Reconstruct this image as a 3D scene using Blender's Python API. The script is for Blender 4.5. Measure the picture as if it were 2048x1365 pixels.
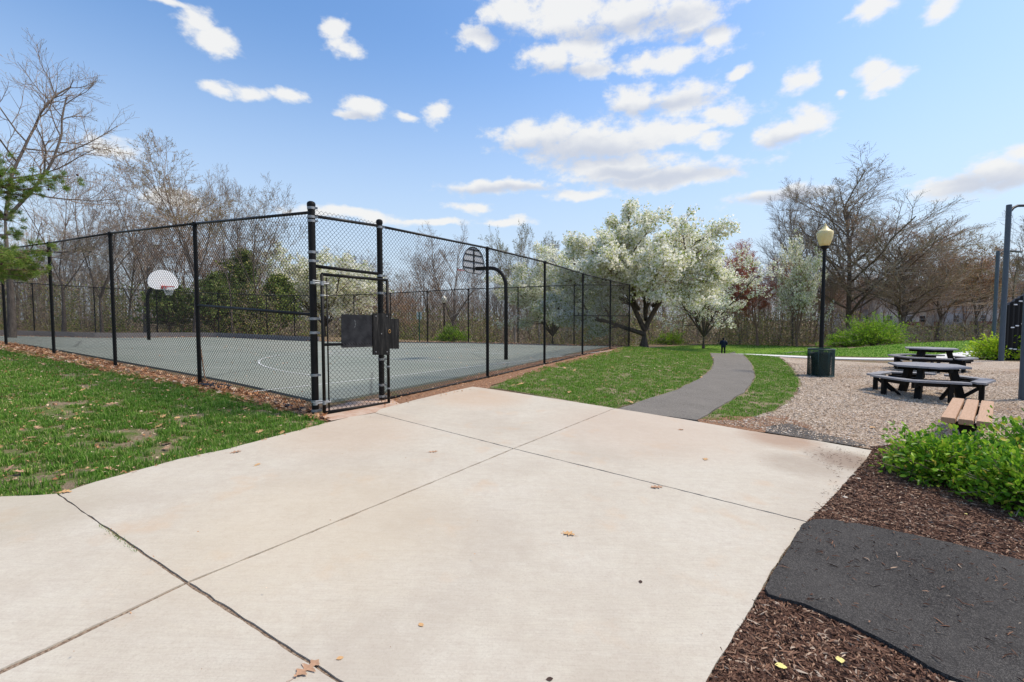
import bpy, bmesh, math, random
import numpy as np
from mathutils import Vector, Matrix
for o in list(bpy.data.objects): bpy.data.objects.remove(o)
SC = bpy.context.scene
COL = SC.collection
R = math.radians
# ------------------------------------------------------------------ camera
FPX = 16.0/36.0*2048; PITCH = R(2.77); CAMZ = 1.47
cam = bpy.data.cameras.new('camera'); cam.lens = 16; cam.sensor_width = 36
cam.clip_start = .05; cam.clip_end = 3000
co = bpy.data.objects.new('camera', cam); COL.objects.link(co)
co.location = (0,0,CAMZ); co.rotation_euler = (R(90)-PITCH,0,0)
SC.camera = co
# ------------------------------------------------------------------ light
SUN_EL = R(58); SUN_AZ = R(80)      # azimuth clockwise from the view direction (+Y)
sl = bpy.data.lights.new('sun','SUN'); sl.energy = 2.2; sl.angle = R(9); sl.color = (1,.90,.76)
so = bpy.data.objects.new('sun', sl); COL.objects.link(so)
sd = Vector((math.sin(SUN_AZ)*math.cos(SUN_EL), math.cos(SUN_AZ)*math.cos(SUN_EL), math.sin(SUN_EL)))
so.rotation_euler = sd.to_track_quat('Z','Y').to_euler(); so.location = sd*50
SC.view_settings.view_transform = 'Standard'; SC.view_settings.look = 'None'
SC.view_settings.exposure = 0.88; SC.view_settings.gamma = 1
SKY_STR = .12
W = bpy.data.worlds.new('World'); SC.world = W; W.use_nodes = True
def ray(px, py):
    a = (px-1024)/FPX; b = (682.5-py)/FPX
    return np.array([a, math.cos(PITCH)+b*math.sin(PITCH), b*math.cos(PITCH)-math.sin(PITCH)])
def azel(px, py):
    r = ray(px,py); r = r/np.linalg.norm(r)
    return math.atan2(r[0],r[1]), math.asin(r[2])
def build_world():
    nt = W.node_tree; N = nt.nodes; L = nt.links
    for n in list(N): N.remove(n)
    out = N.new('ShaderNodeOutputWorld'); bg = N.new('ShaderNodeBackground')
    bg.inputs['Strength'].default_value = SKY_STR
    sky = N.new('ShaderNodeTexSky'); sky.sky_type = 'NISHITA'; sky.sun_disc = False
    sky.sun_elevation = SUN_EL; sky.sun_rotation = SUN_AZ
    sky.air_density = 1.0; sky.dust_density = 1.0; sky.ozone_density = 2.0
    hs = N.new('ShaderNodeHueSaturation'); hs.inputs['Saturation'].default_value = 1.18; hs.inputs['Value'].default_value = 1.0
    L.new(sky.outputs[0], hs.inputs['Color'])
    tc = N.new('ShaderNodeTexCoord'); sp = N.new('ShaderNodeSeparateXYZ'); L.new(tc.outputs['Generated'], sp.inputs[0])
    def m(op, a, b=None, c=None, clamp=False):
        n = N.new('ShaderNodeMath'); n.operation = op; n.use_clamp = clamp
        for i, v in enumerate((a,b,c)):
            if v is None: continue
            if isinstance(v,(int,float)): n.inputs[i].default_value = v
            else: L.new(v, n.inputs[i])
        return n.outputs[0]
    az = m('ARCTAN2', sp.outputs[0], sp.outputs[1]); el = m('ARCSINE', sp.outputs[2])
    cb = N.new('ShaderNodeCombineXYZ'); L.new(az, cb.inputs[0]); L.new(el, cb.inputs[1])
    def noise(scale, detail, rough, vec, col=False):
        n = N.new('ShaderNodeTexNoise'); n.inputs['Scale'].default_value = scale
        n.inputs['Detail'].default_value = detail; n.inputs['Roughness'].default_value = rough
        L.new(vec, n.inputs['Vector']); return n.outputs['Color' if col else 'Fac']
    def vm(op, a, b, c=None):
        n = N.new('ShaderNodeVectorMath'); n.operation = op
        for i, v in enumerate((a,b,c)):
            if v is None: continue
            if isinstance(v,(tuple,list)): n.inputs[i].default_value = v
            else: L.new(v, n.inputs[i])
        return n
    st = vm('MULTIPLY', cb.outputs[0], (1.0,1.6,1)).outputs[0]
    wc = noise(9, 3, .55, st, True)
    w1 = vm('SUBTRACT', wc, (.5,.5,.5)).outputs[0]
    w2 = vm('MULTIPLY_ADD', w1, (.05,.04,0), cb.outputs[0]).outputs[0]
    fine = noise(22, 9, .62, st)
    def blobs(lst):
        cur = None
        for (px,py,rx,ry) in lst:
            rx*=1.06; ry*=1.06
            a0,e0 = azel(px,py); a1,_ = azel(px+rx*.5,py); a2,_ = azel(px-rx*.5,py)
            _,e1 = azel(px,py-ry*.5); _,e2 = azel(px,py+ry*.5)
            sa = 1/max(1e-4,(a1-a2)); se = 1/max(1e-4,(e1-e2))
            d = vm('MULTIPLY_ADD', w2, (sa,se,0), (-a0*sa,-e0*se,0)).outputs[0]
            n = N.new('ShaderNodeVectorMath'); n.operation='LENGTH'; L.new(d, n.inputs[0])
            cur = n.outputs['Value'] if cur is None else m('MINIMUM', cur, n.outputs['Value'])
        return cur
    C = [(395,48,48,34),(435,85,50,34),(672,62,34,34),(690,95,34,30),(440,178,40,12),(500,185,45,17),(570,192,40,14),(728,220,46,22),
         (700,230,40,10),(875,228,34,22),(815,236,26,12),(225,298,60,24),(330,3,70,12),(950,75,45,26),(1015,25,70,46),(1130,20,120,60),(1260,30,130,52),
         (1380,30,90,48),(1440,68,38,34),(1100,118,66,32),(1160,95,66,46),(1185,138,56,20),(1270,195,60,34),(1370,200,80,36),(1460,228,70,26),
         (1060,275,80,32),(1120,278,120,36),(1230,292,130,38),(1340,268,100,30),(1260,342,150,28),(1400,352,100,22),(1330,120,120,30),(1180,285,170,48),(1290,268,120,32),(1230,330,150,32),(1330,350,170,30),(1420,275,34,20),(1560,265,64,28),(1620,245,60,38),(1605,160,38,28),
         (1745,140,36,28),(1775,160,42,22),(1750,18,48,24),(1885,14,48,24),(1475,150,24,13),(1690,184,14,9),(1295,115,22,17),
         (1000,376,125,15),(1160,390,75,13),(935,413,48,10),(1920,372,120,20),(2010,345,110,40),(2048,310,60,28),(1560,392,110,17),(1400,255,50,12),
         (700,430,150,14),(860,440,90,9),(1010,440,70,9),(345,395,70,22)]
    r = blobs(C)
    dn = m('MULTIPLY_ADD', m('SUBTRACT', fine, .5), 2.1, m('SUBTRACT', 1.10, r))
    mr = N.new('ShaderNodeMapRange'); mr.interpolation_type='SMOOTHSTEP'; mr.inputs['From Min'].default_value=-.05; mr.inputs['From Max'].default_value=.72
    L.new(dn, mr.inputs['Value']); mask = mr.outputs[0]
    Sh = [(1060,298,80,16),(1170,310,130,26),(1310,358,150,14),(1990,372,110,26),(1000,384,110,9),(1250,345,70,12),(1560,283,60,10),(1120,146,80,12),(1230,62,170,18),(1000,70,60,16),(1380,66,90,12),(1300,215,110,12),(725,235,40,8),(1560,398,100,10)]
    rs = blobs(Sh)
    m2 = N.new('ShaderNodeMapRange'); m2.interpolation_type='SMOOTHSTEP'; m2.inputs['From Min'].default_value=1.7; m2.inputs['From Max'].default_value=.2
    L.new(m('MULTIPLY_ADD', m('SUBTRACT', fine, .5), 1.3, rs), m2.inputs['Value'])
    mx = N.new('ShaderNodeMix'); mx.data_type='RGBA'
    mx.inputs['A'].default_value = (4.15,4.15,4.1,1); mx.inputs['B'].default_value = (2.75,2.95,3.4,1)
    L.new(m('MULTIPLY', m2.outputs[0], .95), mx.inputs['Factor'])
    hz = N.new('ShaderNodeMapRange'); hz.inputs['From Min'].default_value=0.0; hz.inputs['From Max'].default_value=.58; hz.inputs['To Min'].default_value=.92; hz.inputs['To Max'].default_value=0.0; hz.interpolation_type='SMOOTHSTEP'; L.new(el, hz.inputs['Value'])
    pale = N.new('ShaderNodeMix'); pale.data_type='RGBA'; pale.inputs['B'].default_value=(2.9,3.45,4.1,1); L.new(hz.outputs[0], pale.inputs['Factor']); L.new(hs.outputs[0], pale.inputs['A'])
    fin = N.new('ShaderNodeMix'); fin.data_type='RGBA'
    L.new(m('MULTIPLY', mask, .95), fin.inputs['Factor']); L.new(pale.outputs['Result'], fin.inputs['A']); L.new(mx.outputs['Result'], fin.inputs['B'])
    L.new(fin.outputs['Result'], bg.inputs['Color']); L.new(bg.outputs[0], out.inputs[0])
build_world()
# ------------------------------------------------------------------ terrain height
ANCH = np.array([
 (0,0,-.30),(-5,0,-.12),(4,0,-.44),(-4,3,-.08),(5,4,-.36),(0,4,-.18),(0,-6,-.45),(-14,0,.25),(14,0,-.75),(12,-8,-.9),(-12,-10,0),
 (-2.98,6.85,0),(-5.92,8.59,.2),(-9.05,10.36,.35),(-12.5,12.4,.47),(-16,14.4,.6),(-22,18,.7),(-12,6,.42),(-8,4,.2),(-20,8,.7),
 (-2.23,7.93,.015),(-.57,10.67,.07),(.97,13.5,.11),(2.63,17,.1),(4.33,20.1,.12),(5.76,22.4,.12),
 (-5,13,.14),(-11,18,.25),(-17.5,23,.36),(-6,20,.08),(-.2,14.8,.1),
 (3.1,22.75,.1),(-2.4,25.5,.1),(-7.5,28,.0),(-14.5,30.5,-.02),(-20.3,31.5,.19),(-24.7,27,.31),(-28.6,25.5,.52),(-32,22,.7),
 (3.5,9,-.12),(3.5,14,-.02),(6,18,-.05),(9.3,13.65,-.27),(9.4,10.3,-.40),(6.3,6.3,-.34),(12,10,-.42),(12,6,-.6),(7.8,16.5,-.25),(10,22,-.4),
 (12.5,28,-.66),(7.8,27,-.28),(21.8,47,-2.3),(17,37,-1.55),(23.6,56,-1.95),(16.4,20,-.33),(15.2,24,-.52),(18.3,17,-.2),(22,22,-.3),(23.8,32,-.72),(37,38,-.4),(30,28,-.3),
 (26,20,-.3),(40,25,0),(30,45,-1.6),(45,55,-2.0),(0,35,-.6),(-6.8,46,-.8),(5,45,-1.2),(-20,45,-.2),(-40,45,.4),(-45,30,.7),(-30,60,-.6),(0,65,-2.2),(-3,93,-2.8),
 (24,70,-2.3),(50,80,-2.6),(80,80,-2.4),(70,40,-.8),(90,0,-1),(-60,60,.2),(-80,0,1),(-60,100,-1),(0,130,-3),(100,130,-3),(-100,130,-1),(0,-60,-.6),(60,-50,-1),(-60,-50,0)], float)
def _phi(r): return r*r*np.log(r+1e-9)
def _solve():
    P = ANCH[:,:2]; n=len(P); K=_phi(np.linalg.norm(P[:,None]-P[None],axis=2)) + np.eye(n)*2.0
    A=np.zeros((n+3,n+3)); A[:n,:n]=K; A[:n,n]=1; A[:n,n+1:]=P; A[n,:n]=1; A[n+1:,:n]=P.T
    return np.linalg.solve(A, np.concatenate([ANCH[:,2],[0,0,0]]))
_W = _solve()
def T(x, y):
    x=np.asarray(x,float); y=np.asarray(y,float); sh=x.shape
    p=np.stack([x.ravel(),y.ravel()],1); rr=np.linalg.norm(p,axis=1); k=np.minimum(1,140/np.maximum(rr,1e-6)); q=p*k[:,None]
    out=np.empty(len(q))
    for i in range(0,len(q),40000):
        s=q[i:i+40000]; out[i:i+40000]=_phi(np.linalg.norm(s[:,None]-ANCH[None,:,:2],axis=2))@_W[:-3]+_W[-3]+s@_W[-2:]
    out=np.clip(out,-4,1.6)
    return out.reshape(sh)
def Tz(x,y): return float(T(np.array([x]),np.array([y]))[0])
_ts=np.concatenate([np.arange(1,40,.1),np.arange(40,140,.5)])
def G(px,py,h=0.0):
    """ground point (x,y) seen at a picture position of the photo, h above the ground"""
    r=ray(px,py); x=r[0]*_ts; y=r[1]*_ts; z=CAMZ+r[2]*_ts; g=T(x,y)+h
    i=np.argmax(z<g)
    if z[i]>=g[i]: i=len(_ts)-1
    if i==0: return np.array([x[0],y[0]])
    a=(z[i-1]-g[i-1]); b=(g[i]-z[i]); t=a/(a+b+1e-9)
    return np.array([x[i-1]+(x[i]-x[i-1])*t, y[i-1]+(y[i]-y[i-1])*t])
def D(px,d):
    """x,y at depth d"""
    return np.array([(px-1024)/FPX*d/ math.cos(PITCH), d])
def Zat(py,d):
    r=ray(1024,py); return CAMZ+r[2]/r[1]*d
# ------------------------------------------------------------------ mesh helpers
def mesh_from(name, V, faces):
    V=np.asarray(V,np.float32).reshape(-1,3); me=bpy.data.meshes.new(name)
    faces=[np.asarray(f,np.int32) for f in faces if len(f)]
    nl=sum(f.size for f in faces); nf=sum(len(f) for f in faces)
    me.vertices.add(len(V)); me.vertices.foreach_set('co',V.ravel())
    me.loops.add(nl); me.polygons.add(nf)
    me.loops.foreach_set('vertex_index',np.concatenate([f.ravel() for f in faces]))
    tot=np.concatenate([np.full(len(f),f.shape[1],np.int32) for f in faces])
    st=np.concatenate([[0],np.cumsum(tot)[:-1]]).astype(np.int32)
    me.polygons.foreach_set('loop_start',st); me.polygons.foreach_set('loop_total',tot)
    me.update(calc_edges=True); me.validate(); me.polygons.foreach_set('use_smooth',np.zeros(len(me.polygons),bool)); return me
def nrm(a): return a/(np.linalg.norm(a,axis=-1,keepdims=True)+1e-12)
def tubes(pos, rad, k=4, cap=False):
    """pos (m+1,n,3), rad (m+1,n) -> V, [quads]"""
    pos=np.asarray(pos,float); rad=np.asarray(rad,float); m=pos.shape[0]-1; n=pos.shape[1]
    t=np.gradient(pos,axis=0) if m>1 else np.repeat((pos[1:]-pos[:1]),2,axis=0)
    t=nrm(t); ref=np.eye(3)[np.argmin(np.abs(t).max(0),axis=1)]
    u=nrm(np.cross(t,ref[None])); v=np.cross(t,u)
    a=np.arange(k)*2*math.pi/k
    V=pos[:,:,None]+rad[:,:,None,None]*(u[:,:,None]*np.cos(a)[None,None,:,None]+v[:,:,None]*np.sin(a)[None,None,:,None])
    idx=np.arange((m+1)*n*k).reshape(m+1,n,k)
    A=idx[:-1]; B=idx[1:]; A2=np.roll(A,-1,2); B2=np.roll(B,-1,2)
    Q=np.stack([A,A2,B2,B],-1).reshape(-1,4)
    out=[Q]
    if cap: out+=[idx[0][:,::-1].reshape(-1,k), idx[-1].reshape(-1,k)]
    return V.reshape(-1,3), out
class MB:
    def __init__(s): s.V=[]; s.F={}; s.n=0
    def add(s,V,F,M=None):
        V=np.asarray(V,float).reshape(-1,3)
        if M is not None: V=V@np.array(M.to_3x3()).T+np.array(M.translation)
        s.V.append(V)
        for f in F:
            f=np.asarray(f)
            if f.ndim==1: f=f[None]
            if len(f): s.F.setdefault(f.shape[1],[]).append(f+s.n)
        s.n+=len(V); return s
    def tube(s,pts,r,k=8,cap=True):
        pts=np.asarray(pts,float); rr=np.full(len(pts),r,float) if np.isscalar(r) else np.asarray(r,float)
        V,F=tubes(pts[:,None],rr[:,None],k,cap); return s.add(V,F)
    def box(s,c,size,M=None,rz=0,bev=0):
        x,y,z=[q/2 for q in size]
        bm=bmesh.new(); bmesh.ops.create_cube(bm,size=1)
        for v in bm.verts: v.co=Vector((v.co.x*size[0],v.co.y*size[1],v.co.z*size[2]))
        if bev: bmesh.ops.bevel(bm,geom=list(bm.edges),offset=bev,segments=2,affect='EDGES')
        m=Matrix.Translation(c)@Matrix.Rotation(rz,4,'Z')
        if M is not None: m=M@m
        bm.transform(m); s.bm(bm); return s
    def bm(s,bm):
        bm.verts.ensure_lookup_table(); V=[tuple(v.co) for v in bm.verts]; d={}
        for f in bm.faces: d.setdefault(len(f.verts),[]).append([v.index for v in f.verts])
        s.add(V,[np.array(q) for q in d.values()]); bm.free(); return s
    def lathe(s,prof,k=20,c=(0,0,0)):
        prof=[(max(r,1e-4),z) for r,z in prof]
        a=np.arange(k)*2*math.pi/k; V=np.array([[(r*math.cos(t)+c[0],r*math.sin(t)+c[1],z+c[2]) for t in a] for r,z in prof])
        n=len(prof); idx=np.arange(n*k).reshape(n,k); A=idx[:-1];B=idx[1:]
        Q=np.stack([A,np.roll(A,-1,1),np.roll(B,-1,1),B],-1).reshape(-1,4)
        return s.add(V.reshape(-1,3),[Q,idx[0][::-1][None],idx[-1][None]])
    def prism(s,poly,z0,z1,M=None):
        n=len(poly); V=[(x,y,z0) for x,y in poly]+[(x,y,z1) for x,y in poly]
        i=np.arange(n); j=(i+1)%n
        return s.add(V,[np.stack([i,j,j+n,i+n],1),i[::-1][None],(i+n)[None]],M)
    def build(s,name,mat=None,parent=None,smooth=False,loc=None,rz=0):
        V=np.concatenate(s.V) if s.V else np.zeros((0,3))
        me=mesh_from(name,V,[np.concatenate(f) for f in s.F.values()])
        if smooth: me.polygons.foreach_set('use_smooth',np.ones(len(me.polygons),bool))
        o=bpy.data.objects.new(name,me); COL.objects.link(o)
        if mat: me.materials.append(mat)
        if parent: o.parent=parent
        if loc is not None: o.location=loc
        if rz: o.rotation_euler=(0,0,rz)
        return o
def tag(o,label=None,cat=None,group=None,kind=None):
    for k,v in (('label',label),('category',cat),('group',group),('kind',kind)):
        if v: o[k]=v
    return o
def empty(name,loc,rz=0,**k):
    o=bpy.data.objects.new(name,None); o.empty_display_size=.2; COL.objects.link(o); o.location=loc; o.rotation_euler=(0,0,rz); return tag(o,**k)
def copy_tree(o,parent=None):
    c=o.copy(); COL.objects.link(c)
    if parent: c.parent=parent
    for ch in list(o.children): copy_tree(ch,c)
    return c
# value noise for scatter masks
_rg=np.random.RandomState(5); _NT=_rg.rand(64,64)
def vnoise(x,y,s=1.0):
    x=np.asarray(x)*s+100; y=np.asarray(y)*s+100; xi=np.floor(x).astype(int); yi=np.floor(y).astype(int); fx=x-xi; fy=y-yi
    fx=fx*fx*(3-2*fx); fy=fy*fy*(3-2*fy); g=lambda a,b:_NT[a%64,b%64]
    return (g(xi,yi)*(1-fx)+g(xi+1,yi)*fx)*(1-fy)+(g(xi,yi+1)*(1-fx)+g(xi+1,yi+1)*fx)*fy
def fbm(x,y,s=1.0): return .5*vnoise(x,y,s)+.3*vnoise(x+7,y,s*2.1)+.2*vnoise(x,y+9,s*4.3)
def inpoly(x,y,poly):
    poly=np.asarray(poly); r=np.zeros(len(x),bool); n=len(poly); j=n-1
    for i in range(n):
        xi,yi=poly[i]; xj,yj=poly[j]
        c=((yi>y)!=(yj>y)) & (x<(xj-xi)*(y-yi)/((yj-yi) if yj!=yi else 1e-9)+xi); r^=c; j=i
    return r
def rough(poly,step,amp,seed=1,closed=True):
    rs=np.random.RandomState(seed); out=[]; n=len(poly)
    for i in range(n if closed else n-1):
        a=np.array(poly[i]); b=np.array(poly[(i+1)%n]); L=np.linalg.norm(b-a); m=max(1,int(L/step)); nn=np.array([-(b-a)[1],(b-a)[0]])/(L+1e-9)
        for k in range(m):
            out.append(a+(b-a)*k/m+(nn*rs.uniform(-amp,amp) if k else 0))
    return out
def inset(poly,d):
    P=np.array(poly); n=len(P); A=.5*sum(P[i][0]*P[(i+1)%n][1]-P[(i+1)%n][0]*P[i][1] for i in range(n)); s=1 if A>0 else -1
    out=[]
    for i in range(n):
        e1=nrm(P[i]-P[i-1]); e2=nrm(P[(i+1)%n]-P[i]); n1=np.array([-e1[1],e1[0]])*s; n2=np.array([-e2[1],e2[0]])*s
        m=nrm(n1+n2); out.append(P[i]+m*d/max(.4,float(m@n1)))
    return out
def sheet(name,poly,step,off,mat,skirt=0,kind='structure',mb=None,bulge=None):
    bm=bmesh.new(); vs=[bm.verts.new((p[0],p[1],0)) for p in poly]; f=bm.faces.new(vs)
    bmesh.ops.triangulate(bm,faces=[f])
    P=np.array(poly)
    for ax in (0,1):
        lo,hi=P[:,ax].min(),P[:,ax].max(); k=math.floor(lo/step)+1
        while k*step<hi:
            c=[0,0,0]; c[ax]=k*step; nn=[0,0,0]; nn[ax]=1
            bmesh.ops.bisect_plane(bm,geom=bm.verts[:]+bm.edges[:]+bm.faces[:],plane_co=c,plane_no=nn,dist=1e-5); k+=1
    bmesh.ops.recalc_face_normals(bm,faces=bm.faces)
    bm.normal_update()
    if sum(f.normal.z for f in bm.faces)<0: bmesh.ops.reverse_faces(bm,faces=bm.faces)
    co=np.array([v.co[:] for v in bm.verts]); z=T(co[:,0],co[:,1])+off
    if bulge is not None: z=z+bulge(co[:,0],co[:,1])
    for v,zz in zip(bm.verts,z): v.co.z=zz
    if skirt:
        be=[e for e in bm.edges if e.is_boundary]
        r=bmesh.ops.extrude_edge_only(bm,edges=be)
        for v in r['geom']:
            if isinstance(v,bmesh.types.BMVert): v.co.z-=skirt
        bmesh.ops.recalc_face_normals(bm,faces=bm.faces)
    m=MB() if mb is None else mb
    m.bm(bm)
    if mb is not None: return mb
    o=m.build(name,mat); tag(o,kind=kind); return o
def strip(pts,w):
    pts=np.array(pts,float); t=nrm(np.gradient(pts,axis=0)); n=np.stack([-t[:,1],t[:,0]],1)
    w=np.full(len(pts),w) if np.isscalar(w) else np.array(w)
    return list(pts+n*w[:,None]/2)+list((pts-n*w[:,None]/2)[::-1])
def smooth_poly(pts,k=4):
    pts=np.array(pts,float); out=[]
    for i in range(len(pts)-1):
        p0=pts[max(i-1,0)];p1=pts[i];p2=pts[i+1];p3=pts[min(i+2,len(pts)-1)]
        for j in range(k):
            t=j/k; out.append(.5*((2*p1)+(-p0+p2)*t+(2*p0-5*p1+4*p2-p3)*t*t+(-p0+3*p1-3*p2+p3)*t**3))
    out.append(pts[-1]); return np.array(out)
# ------------------------------------------------------------------ materials
class NT:
    def __init__(s,name):
        s.m=bpy.data.materials.new(name); s.m.use_nodes=True; s.t=s.m.node_tree; s.N=s.t.nodes; s.L=s.t.links
        s.b=s.N['Principled BSDF']; s.tc=s.N.new('ShaderNodeTexCoord'); s.co=s.tc.outputs['Object']
    def map(s,scale=(1,1,1),rot=0,src=None):
        n=s.N.new('ShaderNodeMapping'); n.inputs['Scale'].default_value=scale; n.inputs['Rotation'].default_value=(0,0,rot); s.L.new(src or s.co,n.inputs[0]); return n.outputs[0]
    def noise(s,sc,det=4,ro=.55,vec=None,out='Fac',dist=0):
        n=s.N.new('ShaderNodeTexNoise'); n.inputs['Scale'].default_value=sc; n.inputs['Detail'].default_value=det; n.inputs['Roughness'].default_value=ro; n.inputs['Distortion'].default_value=dist
        s.L.new(vec or s.co,n.inputs['Vector']); return n.outputs[out]
    def vor(s,sc,vec=None,out='Color',feat='F1'):
        n=s.N.new('ShaderNodeTexVoronoi'); n.feature=feat; n.inputs['Scale'].default_value=sc; s.L.new(vec or s.co,n.inputs['Vector']); return n.outputs[out]
    def ramp(s,fac,stops):
        n=s.N.new('ShaderNodeValToRGB'); e=n.color_ramp.elements
        while len(e)<len(stops): e.new(.5)
        for i,(p,c) in enumerate(stops):
            e[i].position=p; e[i].color=(c[0],c[1],c[2],1) if not isinstance(c,(int,float)) else (c,c,c,1)
        s.L.new(fac,n.inputs[0]); return n.outputs[0]
    def mix(s,f,a,b,mode='MIX'):
        n=s.N.new('ShaderNodeMix'); n.data_type='RGBA'; n.blend_type=mode
        for k,v in (('Factor',f),('A',a),('B',b)):
            i=[q for q in n.inputs if q.name==k and (q.type=='VALUE' if k=='Factor' else q.type=='RGBA')][0]
            if isinstance(v,(int,float)): i.default_value=v if k=='Factor' else (v,v,v,1)
            elif isinstance(v,tuple): i.default_value=(*v,1)
            else: s.L.new(v,i)
        return [q for q in n.outputs if q.type=='RGBA'][0]
    def math(s,op,a,b=None,clamp=False):
        n=s.N.new('ShaderNodeMath'); n.operation=op; n.use_clamp=clamp
        for i,v in enumerate((a,b)):
            if v is None: continue
            if isinstance(v,(int,float)): n.inputs[i].default_value=v
            else: s.L.new(v,n.inputs[i])
        return n.outputs[0]
    def island(s): return s.N.new('ShaderNodeNewGeometry').outputs['Random Per Island']
    def bump(s,h,st=.5,d=.01):
        n=s.N.new('ShaderNodeBump'); n.inputs['Strength'].default_value=st; n.inputs['Distance'].default_value=d; s.L.new(h,n.inputs['Height']); s.L.new(n.outputs[0],s.b.inputs['Normal'])
    def done(s,col=None,rough=.7,metal=0,spec=.3,trans=None):
        if col is not None:
            if isinstance(col,tuple): s.b.inputs['Base Color'].default_value=(*col,1)
            else: s.L.new(col,s.b.inputs['Base Color'])
        if isinstance(rough,(int,float)): s.b.inputs['Roughness'].default_value=rough
        else: s.L.new(rough,s.b.inputs['Roughness'])
        s.b.inputs['Metallic'].default_value=metal; s.b.inputs['Specular IOR Level'].default_value=spec
        if trans:
            tr=s.N.new('ShaderNodeBsdfTranslucent'); mx=s.N.new('ShaderNodeMixShader'); mx.inputs[0].default_value=trans
            if isinstance(col,tuple): tr.inputs[0].default_value=(*col,1)
            else: s.L.new(col,tr.inputs[0])
            s.L.new(s.b.outputs[0],mx.inputs[1]); s.L.new(tr.outputs[0],mx.inputs[2]); s.L.new(mx.outputs[0],s.N['Material Output'].inputs[0])
        return s.m
def plain(name,c,rough=.5,metal=0,var=.25,scale=9,spec=.25,chips=None):
    n=NT(name); f=n.noise(scale,6,.65); col=n.mix(f,tuple(q*(1-var) for q in c),tuple(min(1,q*(1+var)) for q in c))
    if chips:
        cf=n.ramp(n.noise(14,7,.75),[(.66,0),(.70,1)]); col=n.mix(cf,col,chips)
    n.bump(n.noise(scale*8,3),.15,.003)
    return n.done(col,rough,metal,spec)
def isl(name,stops,rough=.6,trans=None,spec=.2,big=None):
    n=NT(name); c=n.ramp(n.island(),stops)
    if big: 
        f=n.ramp(n.noise(big[0],3,.5),[(.35,0),(.65,1)]); c=n.mix(f,c,n.mix(1.0,c,big[1],'MULTIPLY'))
    return n.done(c,rough,0,spec,trans)
M={}
STAINS=[(*G(1600,938),.62,.36,(.22,.15,.10)),(*G(1560,885),.7,.6,(.30,.17,.10)),(*G(1700,930),.6,.7,(.2,.13,.09)),(*G(30,1030),.9,.35,(.36,.31,.22)),(*G(960,800),1.2,.5,(.48,.34,.23)),(*G(640,1050),1.6,.3,(.52,.42,.28)),(*G(1300,860),2.0,.45,(.48,.37,.28)),(*G(700,870),1.4,.4,(.46,.34,.24))]
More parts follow.
